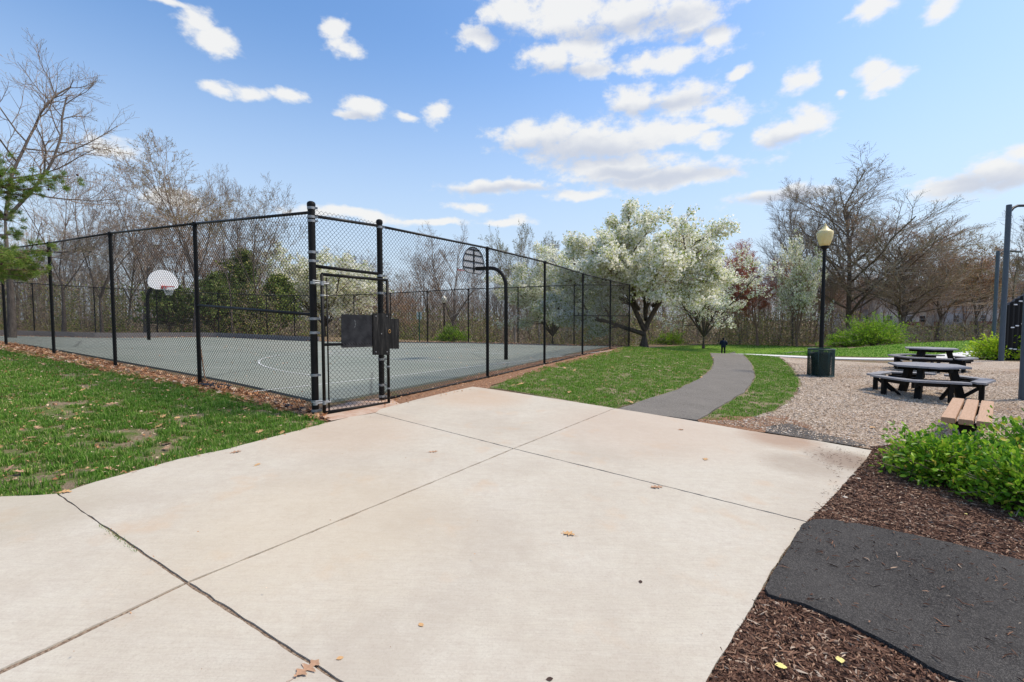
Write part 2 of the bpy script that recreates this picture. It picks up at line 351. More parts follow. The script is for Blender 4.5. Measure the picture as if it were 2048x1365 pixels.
def mats():
    n=NT('concrete'); a=n.noise(.9,5,.6); b=n.noise(14,8,.7,n.map((1,1,1)))
    st=n.noise(5,5,.6,n.map((.35,2.2,1),R(58)))
    c=n.ramp(a,[(.3,(.465,.41,.325)),(.5,(.52,.47,.375)),(.7,(.55,.505,.415))])
    c=n.mix(n.ramp(st,[(.40,0),(.70,.3)]),c,(.56,.525,.44)); c=n.mix(n.ramp(b,[(.35,.35),(.6,0)]),c,(.42,.35,.28))
    sp=n.vor(130,out='Distance'); c=n.mix(n.ramp(sp,[(.03,.55),(.16,0)]),c,(.26,.21,.16)); fn=n.noise(75,8,.85); c=n.mix(n.ramp(fn,[(.33,.55),(.48,0)]),c,(.30,.25,.20)); c=n.mix(n.ramp(fn,[(.55,0),(.70,.6)]),c,(.66,.62,.52))
    br=n.noise(4,6,.7,n.map((1.2,34,1),R(-33))); c=n.mix(n.ramp(br,[(.40,.22),(.52,0)]),c,(.36,.30,.245))
    blot=n.noise(.5,7,.7,n.map((1,1,1),1.1)); c=n.mix(n.ramp(blot,[(.50,0),(.62,.38)]),c,(.40,.34,.27))
    wv=n.noise(3,5,.6,out='Color'); ad=n.N.new('ShaderNodeVectorMath'); ad.operation='MULTIPLY_ADD'; n.L.new(wv,ad.inputs[0]); ad.inputs[1].default_value=(.35,.35,0); n.L.new(n.co,ad.inputs[2]); ck=n.vor(.23,ad.outputs[0],'Distance','DISTANCE_TO_EDGE'); gate=n.ramp(n.noise(.33,2),[(.62,0),(.68,1)]); c=n.mix(n.math('MULTIPLY',n.ramp(ck,[(0,.5),(.0012,0)]),gate),c,(.20,.16,.12))
    big=n.noise(2.2,4,.6,n.map((1,1,1),.4)); c=n.mix(n.ramp(big,[(.58,0),(.72,.4)]),c,(.50,.36,.24))
    
    for (sx,sy,rr_,amt,cc) in STAINS:
        v=n.N.new('ShaderNodeVectorMath'); v.operation='DISTANCE'; n.L.new(n.co,v.inputs[0]); v.inputs[1].default_value=(sx,sy,Tz(sx,sy)+.045)
        f=n.math('SUBTRACT',1.0,n.math('DIVIDE',v.outputs['Value'],rr_),clamp=True); f=n.ramp(n.math('MULTIPLY',f,n.math('MULTIPLY',n.noise(16,8,.85,n.map((1,2.6,1),.5)),2.0)),[(.12,0),(.6,amt)]); c=n.mix(f,c,cc)
    n.bump(n.noise(160,5,.7),.25,.004); M['concrete']=n.done(c,.9,spec=.2)
    n=NT('walk_concrete'); M['walk']=n.done(n.ramp(n.noise(3,5),[(.3,(.60,.58,.54)),(.7,(.70,.68,.65))]),.9,spec=.2)
    n=NT('apron_concrete'); c=n.ramp(n.noise(5,6,.65),[(.35,(.40,.24,.16)),(.6,(.50,.38,.29))]); n.bump(n.noise(120,4),.3,.004); M['apron']=n.done(c,.9)
    n=NT('joint_dirt'); c=n.ramp(n.noise(60,5,.7),[(.32,(.05,.035,.024)),(.5,(.22,.155,.105)),(.7,(.42,.33,.24))]); n.bump(n.noise(90,4),.8,.01); M['joint']=n.done(c,.95)
    def asphalt(nm,c0,c1,c2,sc=220):
        n=NT(nm); v=n.vor(sc); sep=n.N.new('ShaderNodeSeparateColor'); n.L.new(v,sep.inputs[0]); s2=n.N.new('ShaderNodeSeparateColor'); n.L.new(n.vor(sc*.45),s2.inputs[0])
        c=n.mix(n.ramp(n.noise(9,5,.7),[(.45,0),(.65,.8)]),n.ramp(sep.outputs[0],[(0,c0),(.6,c1),(.97,c2)]),n.ramp(s2.outputs[1],[(0,c0),(.75,c1),(1,c2)])); a=n.noise(1.6,5,.6); c=n.mix(n.ramp(a,[(.35,.0),(.7,.3)]),c,c2)
        n.bump(n.vor(sc,out='Distance'),.6,.006); M[nm]=n.done(c,.92,spec=.1)
    asphalt('asphalt_path',(.10,.092,.08),(.175,.16,.138),(.27,.245,.21),150)
    asphalt('asphalt_patch',(.019,.0178,.017),(.040,.0375,.036),(.13,.12,.108),230)
    asphalt('asphalt_old',(.05,.045,.04),(.09,.08,.07),(.17,.15,.13),150)
    n=NT('court_surface'); a=n.noise(.35,6,.6); c=n.ramp(a,[(.3,(.215,.24,.20)),(.55,(.26,.28,.235)),(.75,(.30,.31,.265))])
    c=n.mix(n.ramp(n.noise(40,4),[(.35,.35),(.6,0)]),c,(.15,.17,.15)); c=n.mix(n.ramp(n.noise(1.3,8,.75),[(.56,0),(.70,.5)]),c,(.33,.34,.30)); c=n.mix(n.ramp(n.vor(.22,n.map((1,1,1),.3,n.noise(1.5,4,.6,out='Color')) if False else None,'Distance','DISTANCE_TO_EDGE'),[(.0,.7),(.006,0)]),c,(.10,.10,.09)); c=n.mix(n.ramp(n.noise(.12,3),[(.5,0),(.7,.35)]),c,(.30,.27,.21)); M['court']=n.done(c,.9,spec=.12)
    n=NT('line_paint'); M['line']=n.done(n.ramp(n.noise(18,6,.7),[(.38,(.30,.32,.29)),(.52,(.60,.61,.58)),(.7,(.74,.74,.71))]),.7)
    # soil with grass and straw
    def ground(nm,g0,g1,soil0,soil1,lo,hi):
        n=NT(nm); a=n.noise(2.6,8,.72); b=n.noise(34,7,.8); gr=n.ramp(b,[(.3,g0),(.7,g1)])
        so=n.ramp(n.noise(38,6,.75,n.map((1,1,1),.6)),[(.3,soil0),(.5,tuple((p+q)/2 for p,q in zip(soil0,soil1))),(.72,soil1)])
        f=n.ramp(n.math('ADD',a,n.math('MULTIPLY',n.math('SUBTRACT',b,.5),.35)),[(lo,0),(hi,1)])
        n.bump(b,.9,.05); M[nm]=n.done(n.mix(f,so,gr),.95,spec=.1)
    ground('lawn_ground',(.07,.12,.02),(.17,.25,.05),(.17,.11,.065),(.48,.38,.26),.46,.60)
    ground('hill_ground',(.09,.17,.02),(.19,.31,.045),(.16,.19,.06),(.3,.3,.12),.2,.3)
    ground('woods_ground',(.09,.12,.03),(.19,.21,.06),(.12,.08,.05),(.36,.26,.17),.52,.66)
    n=NT('litter_ground'); b=n.noise(30,6,.75); c=n.ramp(b,[(.3,(.10,.05,.028)),(.5,(.27,.14,.075)),(.7,(.50,.33,.21))]); n.bump(b,.9,.04); M['litter']=n.done(c,.95)
    n=NT('bark_mulch'); b=n.noise(55,6,.75,n.map((1,3,1),.5)); c=n.ramp(b,[(.3,(.03,.014,.008)),(.55,(.12,.052,.03)),(.75,(.26,.135,.08))]); n.bump(b,1,.03); M['mulch']=n.done(c,.95)
    n=NT('wood_chip_ground'); v=n.vor(38,n.map((1,1.7,1),.5)); sep=n.N.new('ShaderNodeSeparateColor'); n.L.new(v,sep.inputs[0])
    c=n.ramp(sep.outputs[0],[(0,(.20,.14,.09)),(.3,(.48,.36,.25)),(.65,(.62,.50,.38)),(1,(.78,.68,.56))]); a=n.noise(.7,5,.6)
    c=n.mix(n.ramp(a,[(.54,0),(.72,.65)]),c,n.mix(1.0,c,(.62,.42,.28),'MULTIPLY')); n.bump(n.vor(38,n.map((1,1.7,1),.5),'Distance'),1,.03); M['chips_ground']=n.done(c,.95)
    M['chip']=isl('wood_chip',[(0,(.24,.16,.10)),(.25,(.50,.37,.25)),(.6,(.68,.53,.39)),(1,(.86,.76,.63))],.9)
    M['shred']=isl('bark_shred',[(0,(.04,.02,.013)),(.4,(.115,.056,.035)),(.75,(.215,.118,.074)),(.93,(.34,.21,.135)),(1,(.60,.47,.34))],.9)
    M['blade']=isl('grass_blade',[(0,(.055,.14,.016)),(.4,(.12,.26,.03)),(.75,(.22,.40,.055)),(.9,(.36,.46,.11)),(1,(.66,.54,.30))],.6,.35,big=(1.1,(.75,.85,.7)))
    M['blade_pale']=isl('spring_grass_blade',[(0,(.08,.19,.02)),(.5,(.16,.33,.035)),(.86,(.27,.44,.06)),(.94,(.42,.46,.14)),(1,(.62,.50,.3))],.6,.35,big=(1.1,(.75,.85,.7)))
    n=NT('dead_leaf'); M['leafd']=n.done(n.ramp(n.island(),[(0,(.28,.12,.05)),(.4,(.52,.26,.12)),(.7,(.62,.38,.21)),(1,(.75,.58,.42))]),.7,trans=.2)
    M['leaf_tan']=plain('tan_leaf',(.55,.33,.15),.7,var=.35,scale=40); M['leaf_brown']=plain('brown_leaf',(.42,.25,.15),.7,var=.35,scale=40); M['leaf_yellow']=plain('yellow_leaf',(.72,.62,.22),.7,var=.2,scale=40)
    M['leaf_dark']=plain('dark_leaf',(.06,.035,.025),.7,var=.3,scale=40)
    M['black']=plain('black_vinyl',(.010,.0095,.009),.5,0,.35,12,.15); M['blackchip']=plain('worn_black_paint',(.012,.011,.010),.5,0,.4,12,.15,chips=(.45,.43,.40))
    M['rail']=plain('grey_black_vinyl',(.022,.021,.020),.45,0,.4,12,.25); M['galv']=plain('galvanised_steel',(.30,.31,.31),.5,.5,.5,30); n=NT('black_plate'); s1=n.noise(7,7,.75,n.map((3,3,.35))); M['plate']=n.done(n.ramp(s1,[(.45,(.007,.0065,.006)),(.62,(.03,.028,.026)),(.70,(.13,.12,.11))]),.5,spec=.2)
    n=NT('slat'); M['slat']=n.done(n.ramp(n.noise(9,5),[(.3,(.04,.042,.05)),(.7,(.10,.105,.115))]),.35)
    M['brass']=plain('old_brass',(.42,.25,.10),.45,.7); M['white']=plain('white_enamel',(.82,.82,.82),.5,0,.06,6); M['red']=plain('red_rim_paint',(.55,.035,.02),.45); M['net']=plain('net_cord',(.6,.6,.6),.8)
    M['boardback']=plain('board_back',(.45,.46,.47),.5); M['timber']=plain('weathered_curb',(.22,.20,.19),.9,0,.3,6)
    M['seatgrey']=plain('grey_recycled_plank',(.27,.265,.27),.7,0,.35,20,.15); M['frameblack']=plain('black_recycled_frame',(.011,.0105,.010),.6,0,.3,10,.12)
    n=NT('tan_plank'); g=n.noise(5,5,.6,n.map((1,14,1))); n.bump(g,.2,.003); M['tan']=n.done(n.ramp(g,[(.3,(.40,.235,.13)),(.7,(.52,.33,.20))]),.6)
    M['green_metal']=plain('dark_green_paint',(.012,.045,.035),.4,0,.3,12,.5); M['liner']=plain('black_liner',(.014,.013,.012),.6)
    M['lampblack']=plain('black_lamp_paint',(.009,.009,.009),.5,0,.3,10,.2); n=NT('amber_globe'); n.b.inputs['Subsurface Weight'].default_value=.35; n.b.inputs['Subsurface Radius'].default_value=(.2,.15,.08); M['globe']=n.done(n.ramp(n.noise(8,4),[(.3,(.78,.62,.27)),(.7,(.86,.73,.38))]),.35)
    n=NT('white_globe'); M['globew']=n.done((.72,.68,.55),.35)
    M['bluepole']=plain('blue_grey_paint',(.06,.085,.11),.45,0,.3,4,.5); M['climb']=plain('black_climbing_panel',(.008,.008,.009),.5)
    M['signw']=plain('sign_white',(.75,.76,.75),.5,0,.05); M['signgreen']=plain('green_post',(.02,.10,.07),.5); M['signtxt']=plain('sign_green_print',(.05,.22,.13),.5)
    def bark(nm,c0,c1):
        n=NT(nm); b=n.noise(7,7,.7,n.map((2,2,.5))); n.bump(b,.8,.03); M[nm]=n.done(n.ramp(b,[(.3,c0),(.7,c1)]),.95,spec=.1)
    bark('bark',(.09,.07,.055),(.26,.21,.17)); bark('bark_dark',(.045,.033,.026),(.15,.115,.09)); bark('bark_pale',(.24,.21,.17),(.50,.45,.39)); bark('bark_red',(.15,.09,.065),(.32,.21,.15))
    T0=lambda nm,st,r=.85,tr=None: M.__setitem__(nm,isl(nm,st,r,tr))
    T0('twig_grey',[(0,(.19,.155,.125)),(.6,(.34,.285,.235)),(1,(.52,.45,.38))]); T0('twig_brown',[(0,(.20,.145,.11)),(.6,(.36,.27,.205)),(1,(.52,.42,.33))])
    T0('bud_red',[(0,(.34,.09,.06)),(.5,(.54,.17,.11)),(1,(.66,.32,.21))],.8,.3); T0('twig_red',[(0,(.20,.09,.07)),(.5,(.36,.15,.11)),(1,(.48,.24,.17))]); T0('bud_rust',[(0,(.34,.16,.08)),(.5,(.52,.27,.13)),(1,(.62,.40,.21))],.8,.3)
    T0('bud_green',[(0,(.16,.17,.05)),(.5,(.28,.28,.10)),(1,(.42,.38,.18))],.8,.3); T0('bud_yellow',[(0,(.20,.17,.05)),(.5,(.33,.27,.09)),(1,(.45,.37,.16))],.8,.3)
    T0('blossom',[(0,(.24,.30,.06)),(.14,(.42,.48,.14)),(.26,(.72,.74,.42)),(.34,(.92,.90,.76)),(.7,(.96,.95,.87)),(1,(.97,.96,.92))],.8,.5)
    T0('blossom_sparse',[(0,(.22,.30,.05)),(.26,(.42,.48,.12)),(.34,(.93,.90,.72)),(1,(.98,.96,.86))],.8,.5)
    T0('needle',[(0,(.08,.14,.03)),(.5,(.20,.32,.05)),(.85,(.34,.46,.09)),(1,(.45,.28,.10))],.7,.15); T0('cedar_leaf',[(0,(.11,.16,.045)),(.5,(.22,.29,.075)),(.85,(.34,.39,.11)),(1,(.42,.34,.18))],.8,.2)
    T0('spring_leaf',[(0,(.10,.22,.018)),(.5,(.22,.40,.03)),(1,(.40,.56,.06))],.6,.4); T0('under_leaf',[(0,(.10,.15,.03)),(.4,(.24,.30,.06)),(.7,(.40,.44,.11)),(.85,(.46,.33,.15)),(1,(.56,.38,.22))],.8,.3)
    T0('shrub_leaf',[(0,(.05,.15,.012)),(.3,(.13,.30,.022)),(.7,(.28,.50,.035)),(.92,(.45,.62,.06)),(1,(.65,.48,.10))],.38,.35,)
    T0('lime_leaf',[(0,(.22,.38,.018)),(.5,(.40,.58,.03)),(1,(.58,.70,.06))],.5,.4)
    T0('far_twig',[(0,(.10,.08,.062)),(.35,(.24,.185,.14)),(.6,(.36,.28,.21)),(.75,(.42,.33,.24)),(.85,(.30,.32,.12)),(1,(.58,.52,.44))])
    M['siding']=plain('cream_siding',(.74,.69,.60),.8,0,.1,3); M['siding_grey']=plain('grey_siding',(.55,.55,.56),.8,0,.1,3); M['roof']=plain('grey_shingle',(.13,.125,.13),.9,0,.3,5); M['trim']=plain('white_trim',(.72,.72,.70),.6,0,.05)
    M['brickred']=plain('brick_red',(.24,.095,.07),.9,0,.3,9); n=NT('window_glass'); M['glass']=n.done((.03,.04,.05),.1,spec=.8)
    M['coat']=plain('navy_coat',(.010,.017,.035),.8,0,.3,10); M['trouser']=plain('black_trousers',(.010,.008,.013),.85,0,.3,10); M['hair']=plain('dark_hair',(.012,.009,.008),.7); M['skin']=plain('skin',(.42,.27,.2),.6)
    M['wood']=plain('old_wood',(.22,.14,.09),.8); M['pipe']=plain('dark_grey_pipe',(.035,.04,.05),.5); M['stone']=plain('pale_stone',(.48,.42,.34),.9); M['cone']=plain('pine_cone',(.06,.03,.02),.9)
mats()
# ------------------------------------------------------------------ ground and sheets
def build_ground():
    def ax(lo,hi,fine_lo,fine_hi,st):
        a=list(np.arange(fine_lo,fine_hi+st/2,st)); s=st; x=fine_hi
        while x<hi: s*=1.18; x+=s; a.append(x)
        s=st; x=fine_lo
        while x>lo: s*=1.18; x-=s; a.insert(0,x)
        return np.array(a)
    X=ax(-900,900,-34,42,.5); Y=ax(-500,1200,-2,60,.5); gx,gy=np.meshgrid(X,Y); z=T(gx,gy)
    V=np.stack([gx,gy,z],-1).reshape(-1,3); ny,nx=gx.shape; i=np.arange(ny*nx).reshape(ny,nx)
    Q=np.stack([i[:-1,:-1],i[:-1,1:],i[1:,1:],i[1:,:-1]],-1).reshape(-1,4)
    m=MB(); m.add(V,[Q]); o=m.build('ground',M['woods_ground'],smooth=True); tag(o,kind='structure')
build_ground()
Gp=lambda *p:[G(x,y) for x,y in p]
# fence line data: (picture x, depth)
LF=[(-235,19.1),(-105,16.6),(12,14.4),(107,12.4),(229,10.36),(397,8.59),(628,6.85)]
RF=[(762,7.93),(975,10.67),(1089,13.5),(1165,17.0),(1220,20.1),(1258,22.4)]
FF=[(1258,22.4),(1148,22.75),(1036,24.3),(937,25.5),(855,26.7),(782,28),(709,29.2),(644,30.2),(590,30.6)]
FL=[(590,30.6),(535,31.2),(438,31.5),(316,29.6),(192,27.4),(70,26.2),(-60,24.5),(-160,22.0),(-235,19.1)]
LFw=[D(*p) for p in LF]; RFw=[D(*p) for p in RF]; FFw=[D(*p) for p in FF]; FLw=[D(*p) for p in FL]
loop=LFw+RFw+FFw[1:]+FLw[1:-1]
courtpoly=inset([np.array(p) for p in loop],.55)
# lawns
lawnL=Gp((-500,700),(-200,680),(0,694),(107,716),(229,742),(397,776),(520,806),(628,838),(668,852),(649,858),(530,889),(454,911),(359,930),(273,954),(188,978),(115,1003),(0,1008),(-300,1020),(-900,1060))
sheet('lawn',rough(lawnL,.5,.05,3),.5,.010,M['lawn_ground'])
pathL=[G(1232,823),G(1290,803),G(1350,784),G(1400,760),G(1424,740),G(1428,724),D(1420,27)]; pathR=[G(1393,844),G(1440,816),G(1490,786),G(1509,757),G(1505,735),G(1492,717),D(1484,27)]
lawnM=[G(975,776),G(1110,799),G(1226,820)]+pathL[1:]+[D(1400,31),D(1300,30),D(1258,24),G(1220,703),G(1165,716),G(1089,735)]
sheet('lawn',rough(lawnM,.5,.05,4),.5,.010,M['lawn_ground'])
lawnS=[pathR[0],*pathR[1:],G(1560,715),G(1588,742),G(1602,768),G(1590,795),G(1550,825),G(1480,846)]
sheet('lawn',rough(lawnS,.5,.05,5),.5,.012,M['lawn_ground'])
hill=[D(1490,28.5),D(1600,25.2),D(1770,21.6),D(1930,23),D(2300,23),D(2700,34),D(2100,50),D(1900,44),D(1660,40),D(1500,37),D(1460,34)]
sheet('lawn',rough(hill,.8,.08,6),.8,.014,M['hill_ground'])
farlawn=[D(1258,25),D(1400,33),D(1460,34),D(1500,37),D(1700,42),D(1640,58),D(1500,66),D(1300,56),D(1150,40),D(1000,34),D(855,32),D(700,35),D(660,33),D(780,29),D(937,26.6),D(1036,25.3),D(1148,23.8),D(1250,23.4)]
sheet('lawn',rough(farlawn,1,.1,7),1.0,.012,M['hill_ground'])
# leaf litter along the fence
lit=[G(0,686),G(107,706),G(229,730),G(397,764),G(520,790),G(628,815),G(660,846),G(600,838),G(520,815),G(397,784),G(229,752),G(107,724),G(0,704),G(-200,690)]
sheet('leaf_litter_strip',rough(lit,.3,.07,8),.5,.018,M['litter'])
lit2=[G(760,800),G(960,752),G(1089,722),G(1220,695),D(1262,24),G(1240,705),G(1165,722),G(1089,742),G(1000,768),G(960,783),G(850,804),G(745,832)]
sheet('bare_soil_strip',rough(lit2,.3,.06,9),.5,.017,M['litter'])
ring=[D(1262,24),D(1148,24),D(937,26.9),D(709,30.8),D(560,33),D(438,33.5),D(192,29.5),D(-60,26.2),D(-235,21)]
inner=[D(-235,18.6),D(-60,24),D(192,26.9),D(438,31),D(560,30.5),D(709,28.6),D(937,25),D(1148,22.2),D(1240,22)]
sheet('leaf_litter_strip',ring+inner,1,.016,M['litter'])
sheet('court',courtpoly,1.0,.04,M['court'],skirt=.06)
# low curb behind the far left court edge
def ribbon(name,pts,w,h0,h1,mat,kind='structure'):
    pts=smooth_poly(pts,3); pl=strip(pts,w); return sheet(name,pl,1.0,h1,mat,skirt=h1-h0,kind=kind)
cb=inset([np.array(p) for p in loop],.3)
iL=len(LFw)+len(RFw)+len(FFw)-1
curb=ribbon('curb',[cb[i] for i in range(iL-2,len(cb))]+[cb[0]],.15,-.02,.34,M['timber'])
o=ribbon('curb',[cb[i] for i in range(len(LFw)+len(RFw),iL-2)],.10,-.02,.08,M['timber'])
# court lines
ax_a=nrm(np.array([-.85,.53])); ax_b=np.array([.53,.85])
hoop=np.array([-1.75,15.76])
arc=[hoop+6.15*(math.cos(t)*ax_a+math.sin(t)*ax_b) for t in np.linspace(-R(97),R(97),50)]
lm=MB()
def line(pts,w=.05): sheet('x',strip(pts,w),.8,.046,None,mb=lm)
line(arc)
pA=G(549,781); bd=nrm(G(960,735)-G(672,770)); base0=G(672,770)
line([base0-bd*1.6,base0,base0+bd*12.5])
line([hoop+ax_a*t+ax_b*1.8 for t in np.linspace(-1.0,4.2,5)]); line([hoop+ax_a*t-ax_b*1.8 for t in np.linspace(-1.0,4.2,5)]); line([hoop+ax_a*4.2+ax_b*t for t in (-1.8,0,1.8)])
fc=hoop+ax_a*4.2
line([fc+1.8*(math.cos(t)*ax_a+math.sin(t)*ax_b) for t in np.linspace(-R(90),R(90),20)])
o=lm.build('court_lines',M['line']); tag(o,kind='structure')
# path
sheet('path',rough(pathL,.25,.02,10,False)+[pathL[-1]]+[D(1432,34),D(1430,42),D(1425,46),D(1470,50),D(1482,42),D(1486,34)]+list(reversed(rough(pathR,.25,.02,11,False)+[pathR[-1]])),.5,.03,M['asphalt_path'],skirt=.05)
sheet('path',strip(smooth_poly([D(1240,33),D(1330,35.5),D(1400,37.5),D(1450,39),D(1530,41),D(1600,44)],4),1.7),.8,.034,M['asphalt_path'])
sheet('walkway',strip(smooth_poly([D(1478,27.5),D(1540,25.2),D(1600,23.3),D(1690,21.3),D(1790,20.0),D(1880,20.2),D(1960,21.2),D(2060,23)],4),1.25),.5,.04,M['walk'],skirt=.06)
sheet('walkway',strip(smooth_poly([D(1880,20.4),D(1935,22.2),D(1985,25)],4),1.6),.5,.048,M['walk'],skirt=.06)
# wood chips
chips=[G(1545,714),G(1600,718),G(1690,724),G(1770,728),G(1880,727),G(1960,722),G(2060,726),G(2300,750),G(2600,900),G(2200,955),G(1900,908),G(1745,902),G(1640,886),G(1500,861),G(1400,845),G(1480,846),G(1550,826),G(1590,798),G(1604,768),G(1590,742),G(1566,719)]
sheet('wood_chip_ground',rough(chips,.3,.06,12),.5,.022,M['chips_ground'])
soilS=[G(1240,824),G(1300,835),G(1392,846),G(1470,840),G(1560,826),G(1620,850),G(1640,880),G(1500,866),G(1390,848)]
sheet('bare_soil_strip',rough([G(1395,843),G(1450,836),G(1520,838),G(1570,835),G(1620,855),G(1630,880),G(1500,867),G(1400,850)],.2,.05,13),.5,.027,M['litter'])
sheet('asphalt_remnant',rough([G(1535,857),G(1580,852),G(1630,868),G(1700,884),G(1735,897),G(1700,896),G(1600,880),G(1530,869)],.15,.03,14),.4,.034,M['asphalt_old'])
mul=[G(1742,900),G(1800,893),G(1950,915),G(2300,945),G(2600,1200),G(2500,1700),G(1330,1560),G(1425,1360),G(1615,1050),G(1735,925)]
sheet('mulch_bed',rough(mul,.2,.03,15),.4,.026,M['mulch'])
sheet('mulch_bed',rough([D(1925,19.6),D(2000,18.6),D(2300,20),D(2300,23),D(2050,21.5),D(1955,21)],.3,.05,16),.5,.03,M['mulch'])
# concrete pavement panels with real gaps
J0=(375,1180);J1=(1027,905);E1=(1230,822)
panels=[[(-420,1030),(-150,1010),(0,1003),(60,1001),(117,997),J0,(260,1236),(148,1290),(0,1361),(-200,1440),(-700,1440)],
 [J0,(650,1362),(790,1460),(820,1600),(-400,1600),(-200,1450),(0,1366),(148,1294)],
 [J0,J1,(1615,1055),(1575,1110),(1540,1165),(1500,1240),(1425,1365),(1340,1560),(820,1560),(790,1460),(650,1362)],
 [(115,999),(188,974),(273,950),(359,926),(454,906),(530,885),(590,869),(649,853),(700,840),(750,832),J1,J0],
 [(750,832),(760,824),(830,805),(900,788),(945,778),(962,780),(1100,801),E1,J1],
 [J1,E1,(1360,843),(1500,868),(1640,889),(1745,908),(1735,925),(1700,965),(1650,1022),(1615,1055)]]
cm=MB()
for i,p in enumerate(panels):
    w=inset([G(*q) for q in p],.009 if i>1 else .011); w=rough(w,.07,.0045,20+i)
    sheet('x',w,.4,.045,None,skirt=.05,mb=cm)
o=cm.build('pavement',M['concrete']); tag(o,kind='structure')
allp=[(-420,1030),(0,1004),(117,1000),(188,976),(359,928),(530,887),(649,855),(750,828),(830,807),(945,780),(1230,824),(1500,870),(1735,910),(1695,960),(1615,1052),(1540,1165),(1420,1365),(1340,1550),(-400,1590),(-700,1430)]
sheet('joint_dirt',inset([G(*q) for q in allp],.05),.4,.036,M['joint'])
sheet('gate_apron',rough([G(640,838),G(663,846),G(752,829),G(800,812),G(785,803),G(760,800),G(700,808),G(650,822)],.2,.01,30),.3,.032,M['apron'])
patch=[(1606,1062),(1625,1054),(1660,1053),(1750,1068),(1900,1101),(2048,1138),(2500,1260),(2700,1500),(2300,1560),(1960,1405),(1860,1358),(1780,1310),(1700,1268),(1610,1228),(1537,1208),(1530,1196),(1545,1165),(1575,1115)]
pb=rough([G(*q) for q in patch],.05,.006,31)
sheet('asphalt_patch',pb,.3,.062,M['asphalt_patch'],skirt=.07)
# ------------------------------------------------------------------ scatter
def scatter(poly,n,rs):
    P=np.array(poly); lo=P.min(0); hi=P.max(0); out=[]; c=0
    while c<n:
        x=rs.uniform(lo[0],hi[0],n*2); y=rs.uniform(lo[1],hi[1],n*2); k=inpoly(x,y,P); out.append(np.stack([x[k],y[k]],1)); c+=k.sum()
    return np.concatenate(out)[:n]
def blades(name,poly,n,h,w,mat,seed,thr=.42,soft=.1,label='lawn grass',near_bias=True,excl=None):
    rs=np.random.RandomState(seed); p=scatter(poly,n,rs)
    if near_bias:
        d=np.hypot(p[:,0],p[:,1]); keep=rs.rand(len(p))<np.clip((7.5/np.maximum(d,1))**1.1,.12,1); p=p[keep]
    f=.62*fbm(p[:,0],p[:,1],1.5)+.38*vnoise(p[:,0],p[:,1],5.5)+.3*(vnoise(p[:,0],p[:,1],13)-.5); k=rs.rand(len(p))<np.clip((f-thr)/soft,0,1); 
    # tufting
    p=p[k]; 
    if excl is not None: p=p[~excl(p[:,0],p[:,1])]
    tuft=vnoise(p[:,0],p[:,1],9)
    n=len(p); d=np.hypot(p[:,0],p[:,1]); sc=np.maximum(1,d/11)**.8
    H=h*(.35+.95*rs.rand(n))*(.35+1.3*tuft**1.5); Wd=w*(.7+.6*rs.rand(n))*sc; a=rs.rand(n)*2*math.pi; ln=rs.rand(n)*.9*H; 
    z=T(p[:,0],p[:,1])+.008; u=np.stack([np.cos(a),np.sin(a)],1); v=np.stack([-u[:,1],u[:,0]],1)
    b0=np.c_[p-u*Wd[:,None]/2,z]; b1=np.c_[p+u*Wd[:,None]/2,z]; mid=p+v*ln[:,None]*.35
    m0=np.c_[mid-u*Wd[:,None]*.4,z+H*.6]; m1=np.c_[mid+u*Wd[:,None]*.4,z+H*.6]; t=np.c_[p+v*ln[:,None],z+H*.95]
    V=np.stack([b0,b1,m1,m0,t],1).reshape(-1,3); i=np.arange(n)*5
    m=MB(); m.add(V,[np.stack([i,i+1,i+2,i+3],1),np.stack([i+3,i+2,i+4],1)]); o=m.build(name,mat); tag(o,label=label,cat='grass',kind='stuff'); return o
blades('grass',inset(lawnL,.045),700000,.062,.006,M['blade'],1,thr=.32,label='thick green lawn grass in front of the fence on the left')
blades('grass',inset(lawnM,.04),340000,.045,.009,M['blade_pale'],2,thr=.27,label='patchy green lawn grass between the court fence and the path')
blades('grass',inset(lawnS,.04),90000,.045,.009,M['blade_pale'],3,thr=.31,label='narrow strip of grass between the path and the wood chips')
blades('grass',hill,200000,.06,.02,M['blade_pale'],4,thr=.2,label='bright green grass on the rise beyond the picnic tables')
blades('grass',farlawn,90000,.06,.022,M['blade_pale'],5,thr=.3,label='strip of green grass in front of the distant woods')
def shreds(name,poly,n,ln,th,mat,seed,label,cat,maxd=30,lift=.03,excl=None,nb=5):
    rs=np.random.RandomState(seed); p=scatter(poly,n,rs); d=np.hypot(p[:,0],p[:,1]); p=p[(rs.rand(len(p))<np.clip((nb/np.maximum(d,.5))**1.3,.08,1))&(d<maxd)]
    if excl is not None: p=p[~excl(p[:,0],p[:,1])]
    n=len(p); z=T(p[:,0],p[:,1])+lift+rs.rand(n)*.012; a=rs.rand(n)*2*math.pi; L=ln*(.35+rs.rand(n)**2*1.3); el=rs.randn(n)*.16
    dv=np.stack([np.cos(a)*np.cos(el),np.sin(a)*np.cos(el),np.sin(el)],1)*L[:,None]/2; c=np.c_[p,z]; mid=c+np.c_[rs.randn(n,2)*ln*.05,rs.rand(n)*.004]
    r=th*(.5+rs.rand(n)); V,F=tubes(np.stack([c-dv,mid,c+dv]),np.stack([r*.6,r,r*.3]),3)
    m=MB(); m.add(V,F); o=m.build(name,mat); tag(o,label=label,cat=cat,kind='stuff'); return o
PB=np.array(inset([G(*q) for q in patch],.03))
shreds('bark_mulch',mul,200000,.05,.0045,M['shred'],6,'reddish brown shredded bark mulch beside the pavement','mulch',maxd=9,excl=lambda x,y:inpoly(x,y,PB),nb=4.5,lift=.03)
shreds('bark_mulch',rough([G(*q) for q in patch],.1,.05,99),420,.04,.003,M['shred'],66,'loose bark shreds strewn over the dark asphalt patch','mulch',maxd=9,lift=.066)
